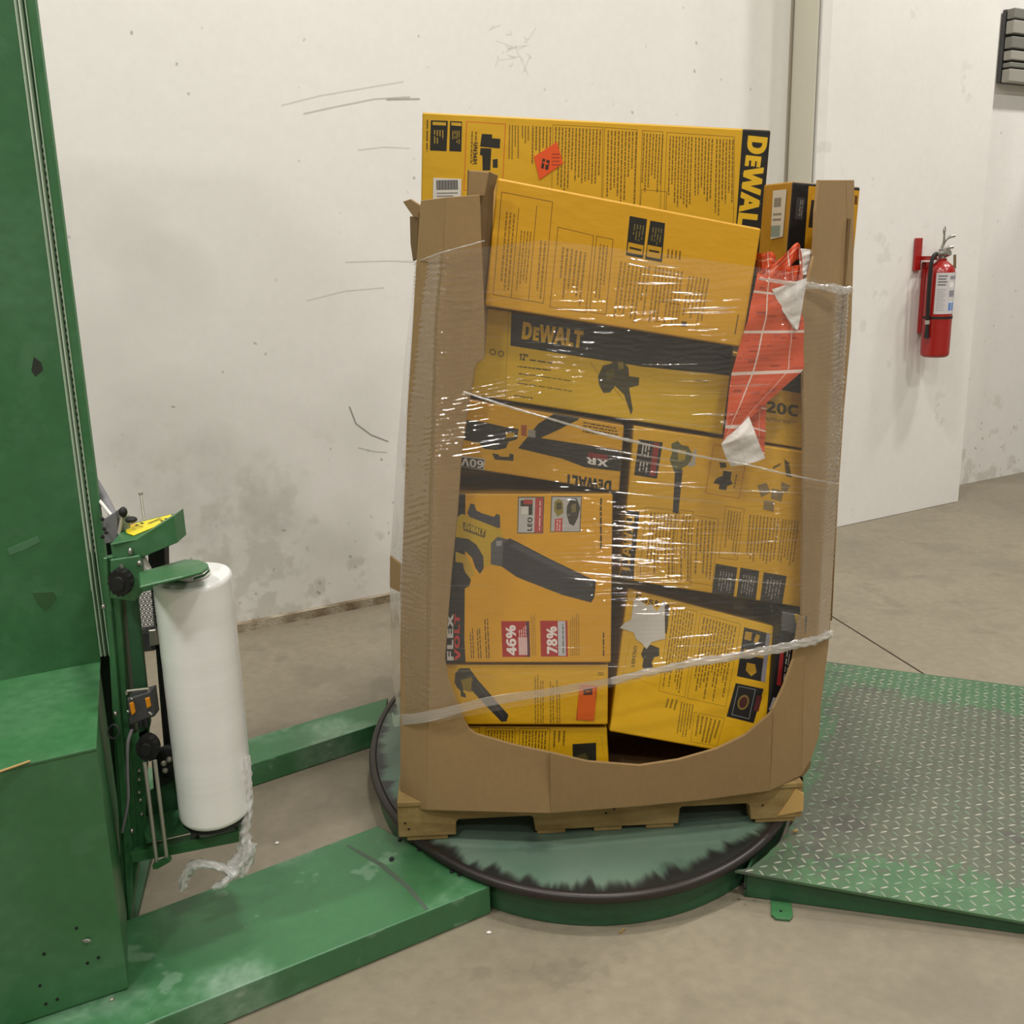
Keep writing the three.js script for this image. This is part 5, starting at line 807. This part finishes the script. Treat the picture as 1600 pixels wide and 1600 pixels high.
  for (const [a, b, r] of [
    [[0.1797,1.0384,-2.138], [0.3774,1.0031,-2.138], 0.0018], [[0.2069,1.0211,-2.138], [0.3599,0.9924,-2.138], 0.0022], [[0.1592,1.0475,-2.136], [0.3159,1.013,-2.138], 0.0016], [[0.255,0.9639,-2.139], [0.4272,0.9453,-2.141], 0.0016], [[0.2069,0.9428,-2.138], [0.47,0.9097,-2.143], 0.0018], [[0.2277,0.8927,-2.138], [0.3942,0.8724,-2.14], 0.0018], [[0.2139,0.8787,-2.138], [0.3598,0.8632,-2.14], 0.0014], [[0.1793,0.8724,-2.138], [0.3391,0.8536,-2.14], 0.0016], [[0.1931,0.8404,-2.138], [0.4163,0.8185,-2.14], 0.0018], [[0.1722,0.8265,-2.138], [0.3677,0.8095,-2.14], 0.0016], [[0.1582,0.8007,-2.138], [0.3752,0.7787,-2.14], 0.0018], [[0.137,0.7901,-2.136], [0.3334,0.7694,-2.14], 0.0014], [[0.1228,0.7656,-2.136], [0.3268,0.7402,-2.14], 0.0018], [[0.1087,0.7527,-2.136], [0.2917,0.7292,-2.14], 0.0014],
    [[0.2392,1.4299,-2.138], [0.3528,1.4058,-2.14], 0.0028], [[0.2457,1.4172,-2.138], [0.3635,1.3916,-2.14], 0.002], [[0.2524,1.3802,-2.138], [0.3614,1.3751,-2.141], 0.002], [[0.3249,1.3593,-2.14], [0.4171,1.352,-2.142], 0.0022], [[0.3146,1.3441,-2.14], [0.4308,1.3387,-2.143], 0.002], [[0.3518,1.3239,-2.141], [0.478,1.3246,-2.146], 0.0022], [[0.352,1.3161,-2.141], [0.4716,1.3156,-2.146], 0.0016], [[0.2719,1.3963,-2.138], [0.39,1.3833,-2.141], 0.0014],
    [[0.4601,1.1627,-2.145], [0.5526,1.1633,-2.155], 0.002], [[0.3829,1.1041,-2.142], [0.4923,1.1033,-2.148], 0.0018], [[0.2743,1.0978,-2.138], [0.4519,1.0746,-2.145], 0.0013], [[0.4447,1.0871,-2.145], [0.4628,1.085,-2.147], 0.004], [[0.4557,0.9394,-2.145], [0.639,0.9137,-2.205], 0.0013], [[0.5059,0.9157,-2.15], [0.6245,0.8919,-2.2], 0.0013], [[0.4877,0.8188,-2.148], [0.5872,0.81,-2.18], 0.0015], [[0.5006,0.8518,-2.148], [0.6429,0.8313,-2.205], 0.0012], [[0.3889,0.8028,-2.141], [0.6127,0.7768,-2.19], 0.0012], [[0.4185,0.7431,-2.142], [0.6541,0.6962,-2.212], 0.0014], [[0.3355,0.6028,-2.138], [0.4651,0.609,-2.145], 0.0016], [[0.35,0.5842,-2.138], [0.4952,0.5826,-2.148], 0.0014],
    [[-0.2044,1.3937,-2.215], [-0.0664,1.4018,-2.126], 0.0009], [[-0.1914,1.3557,-2.2], [-0.0876,1.3514,-2.127], 0.0009], [[-0.1843,1.3441,-2.19], [-0.075,1.3383,-2.127], 0.0008], [[-0.2262,1.1581,-2.21], [-0.0948,1.1443,-2.13], 0.0011], [[-0.2253,1.091,-2.21], [-0.1009,1.0863,-2.13], 0.0011], [[-0.2592,0.6126,-2.215], [-0.1617,0.6433,-2.132], 0.0009], [[-0.2627,0.5434,-2.215], [-0.1617,0.572,-2.132], 0.0009], [[-0.2613,0.5008,-2.21], [-0.1665,0.5245,-2.132], 0.0009], [[-0.2512,0.7754,-2.215], [-0.1356,0.7733,-2.132], 0.0009], [[-0.2309,0.8169,-2.205], [-0.1294,0.8269,-2.132], 0.0007],
  ]) crease(a, b, r * 1.5);
  for (let k = 0; k < 70; k++) { const y = rr(0.62, 1.33), f = rnd(), x = 0.702 + 0.05 * f, z = -2.222 - 0.108 * f, l = rr(0.006, 0.022); crease([x, y, z + 0.004], [x + l, y + rr(-0.001, 0.003), z + 0.004 - l * 1.75], rr(0.0007, 0.0016)); }
  for (let k = 0; k < 40; k++) { const y = rr(0.5, 1.3), x = rr(-0.19, 0.6), l = rr(0.04, 0.13); crease([x, y, -2.126 - Math.max(0, x - 0.1) * 0.05], [x + l, y - rr(0, 0.006), -2.126 - Math.max(0, x + l - 0.1) * 0.05], rr(0.0005, 0.001)); }
  const cr = part('film_crease', join(creases), phys({ color: 0xffffff, transmission: 0.99, thickness: 0, roughness: 0.07, ior: 2.1 }), film); cr.userData.kind = 'stuff';
}

// ---------------------------------------------------------------- fire extinguisher on the pier
{
  const s0 = 4.6, base = inRoom(s0, 0.86, -3.53), ex = thing('fire_extinguisher', 'red fire extinguisher with black hose and white label hung on the white pier', 'fire extinguisher', base.toArray());
  ex.rotation.y = ROOM;
  const red = phys({ color: 0x9c1512, roughness: 0.3, clearcoat: 0.5, clearcoatRoughness: 0.2 }), add = (name, g, m, label, parent = ex) => { const o = shade(new THREE.Mesh(g, m)); o.name = name; parent.add(o); if (label) o.userData.label = label; return o; };
  const R = 0.071;
  add('cylinder', lathe([[0, 0.004], [R - 0.014, 0], [R - 0.003, 0.008], [R, 0.02], [R, 0.415], [R - 0.004, 0.44], [R - 0.016, 0.462], [R - 0.036, 0.478], [0.026, 0.484], [0.024, 0.496], [0, 0.497]], [0, 0, 0], 48), red, 'red steel cylinder');
  const lab = new THREE.CylinderGeometry(R + 0.0008, R + 0.0008, 0.205, 40, 1, true, -1.2, 1.8).translate(0, 0.325, 0);
  add('paper_label', lab, std({ map: canvas(256, 256, (g) => { g.fillStyle = '#c9c5c6'; g.fillRect(0, 0, 256, 256); g.fillStyle = '#6c6a70'; for (let k = 0; k < 4; k++) g.fillRect(20, 16 + k * 18, 90 - 12 * (k % 2), 9); g.fillStyle = '#9b999e'; for (let k = 0; k < 13; k++) g.fillRect(20, 100 + k * 11, 84 - 9 * (k % 3), 4); g.fillStyle = '#e4e2e2'; g.fillRect(140, 60, 60, 30); g.fillStyle = '#8a8890'; g.fillRect(140, 20, 90, 22); g.fillRect(140, 110, 80, 40); g.fillStyle = '#5c86c4'; g.fillRect(142, 186, 34, 50); g.fillRect(186, 186, 34, 50); g.fillStyle = '#cfd8e6'; g.fillRect(142, 178, 78, 8); }), roughness: 0.5 }), 'white instruction label');
  add('strap', new THREE.CylinderGeometry(R + 0.002, R + 0.002, 0.012, 40, 1, true).translate(0, 0.203, 0), M.black);
  add('valve_body', join([new THREE.CylinderGeometry(0.018, 0.02, 0.05, 20).translate(0, 0.52, 0), new THREE.CylinderGeometry(0.012, 0.012, 0.06, 14).rotateZ(1.57).translate(-0.03, 0.52, 0.01), new THREE.CylinderGeometry(0.02, 0.02, 0.018, 20).rotateX(1.2).translate(0.005, 0.525, 0.026)]), M.steel, 'metal valve');
  add('lower_handle', tube([[-0.005, 0.542, 0], [0.02, 0.55, 0.02], [0.04, 0.553, 0.03]], 0.008, 16, 8), M.steel); add('lever', tube([[-0.01, 0.55, 0], [0.005, 0.59, 0.01], [0.02, 0.602, 0.02], [0.045, 0.608, 0.03]], 0.0075, 20, 8), M.steel);
  add('pull_pin', new THREE.TorusGeometry(0.017, 0.0028, 8, 20).rotateY(0.4).translate(-0.012, 0.636, 0.01), M.steel); add('pin_shaft', new THREE.CylinderGeometry(0.005, 0.005, 0.06, 8).translate(-0.01, 0.605, 0.01), M.steel);
  add('inspection_tag', new THREE.BoxGeometry(0.02, 0.07, 0.002).rotateZ(0.12).translate(0.035, 0.48, 0.05), std({ color: 0x6f5a3c, roughness: 0.8 }));
  add('hose', tube([[-0.05, 0.52, 0.01], [-0.08, 0.515, 0.014], [-0.096, 0.48, 0.014], [-0.098, 0.4, 0.012], [-0.092, 0.25, 0.01], [-0.088, 0.19, 0.01]], 0.0095, 60, 10), M.black, 'black hose'); add('hose_ferrule', new THREE.CylinderGeometry(0.012, 0.012, 0.02, 14).translate(-0.088, 0.182, 0.01), M.zinc); add('nozzle', new THREE.CylinderGeometry(0.008, 0.013, 0.07, 14).translate(-0.086, 0.137, 0.01), M.black);
  add('wall_hook', join([new THREE.BoxGeometry(0.045, 0.16, 0.014).translate(-0.075, 0.52, -0.09), new THREE.BoxGeometry(0.03, 0.02, 0.09).translate(-0.045, 0.5, -0.05)]), red, 'red wall bracket');
  add('back_plate', new THREE.BoxGeometry(0.05, 0.36, 0.024).translate(0, 0.3, -0.086), red);
}
// ---------------------------------------------------------------- slatted steel shutter box high on the recessed wall
{
  const [a, b] = [[5.3692,2.6516],[5.3877,2.2798]], s0 = 5.4, y1 = a[1], y0 = b[1];
  const lv = thing('steel_shutter', 'grey slatted steel shutter box high on the recessed wall at upper right', 'shutter', inRoom(s0, y0, -3.85).toArray()); lv.rotation.y = ROOM;
  const add = (name, g, m) => { const o = shade(new THREE.Mesh(metric(g), m)); o.name = name; lv.add(o); return o; };
  const grey = std({ color: 0x83837c, roughness: 0.5, metalness: 0.3, bumpMap: fine, bumpScale: 0.0004 }), light = std({ color: 0xa3a198, roughness: 0.5, metalness: 0.2 });
  const h = y1 - y0; add('back_panel', new THREE.BoxGeometry(0.66, h, 0.02).translate(0.33, h / 2, -0.02), M.darkGrey);
  [[0.0, 0.18, light], [0.2, 0.27, grey], [0.3, 0.43, light], [0.46, 0.62, grey], [0.66, 0.84, light], [0.86, 1, grey]].forEach(([u, v, m]) => add('slat', new RoundedBoxGeometry(0.66, h * (v - u), 0.05, 1, 0.006).translate(0.33, h * (u + v) / 2, 0.02), m));
  const bolt = add('bolt', new THREE.CylinderGeometry(0.02, 0.02, 0.03, 12).rotateX(1.57).translate(0.32, h * 0.22, 0.06), M.steel);
}
// ---------------------------------------------------------------- unseen cabinet, added beyond the right edge to cast shade on the recessed wall
{
  const c = thing('added_shade_cabinet', 'unseen grey cabinet added outside the right edge to shade the recessed wall', 'cabinet', inRoom(6.12, 0, -3.85).toArray()); c.rotation.y = ROOM;
  const add = (name, g, m) => { const o = shade(new THREE.Mesh(metric(g), m)); o.name = name; c.add(o); return o; }, grey = std({ color: 0x8d8f8c, roughness: 0.5, bumpMap: fine, bumpScale: 0.0003 });
  add('carcass', new RoundedBoxGeometry(0.9, 2.5, 0.55, 2, 0.006).translate(0.45, 1.25, 0.275), grey);
  for (const x of [0.01, 0.455]) { const d = add('door', new RoundedBoxGeometry(0.435, 2.4, 0.018, 2, 0.004).translate(x + 0.2175, 1.27, 0.56), grey); const h = shade(new THREE.Mesh(metric(new THREE.BoxGeometry(0.02, 0.14, 0.025).translate(x < 0.1 ? 0.4 : 0.5, 1.2, 0.58)), M.steel)); h.name = 'handle'; d.add(h); }
}
// ---------------------------------------------------------------- litter on the floor
{
  const chip = (name, label, cat, p, geo, mat) => { geo.translate(...p); const o = shade(new THREE.Mesh(geo.translate(-p[0], -p[1], -p[2]), mat)); o.position.set(...p); o.name = numbered(name); o.userData = { label, category: cat }; scene.add(o); };
  const [x1, z1] = [0.6666,-2.2015], [x2, z2] = [0.219,-1.9399], [x3, z3] = [-0.6174,-2.3188], [x4, z4] = [-0.0722,-1.9462];
  chip('wood_chip', 'small pale wood chip on the ramp under the right pallet corner', 'wood chip', [x1, 0.0745, z1], metric(new THREE.BoxGeometry(0.012, 0.004, 0.007).rotateY(0.4)), M.wood);
  chip('wood_chip', 'thin pale splinter on the floor in front of the turntable', 'wood chip', [x2, 0.0022, z2], metric(new THREE.BoxGeometry(0.018, 0.004, 0.004).rotateY(0.9)), M.wood);
  chip('paper_scrap', 'tiny white scrap on the floor between the two green floor beams', 'paper scrap', [x3, 0.002, z3], new THREE.IcosahedronGeometry(0.0055, 0).scale(1, 0.4, 1), M.white);
  chip('paper_scrap', 'tiny white scrap on the floor by the corner of the near floor beam', 'paper scrap', [x4, 0.002, z4], new THREE.IcosahedronGeometry(0.006, 0).scale(1, 0.4, 0.8), M.white);
}

renderer.render(scene, camera);
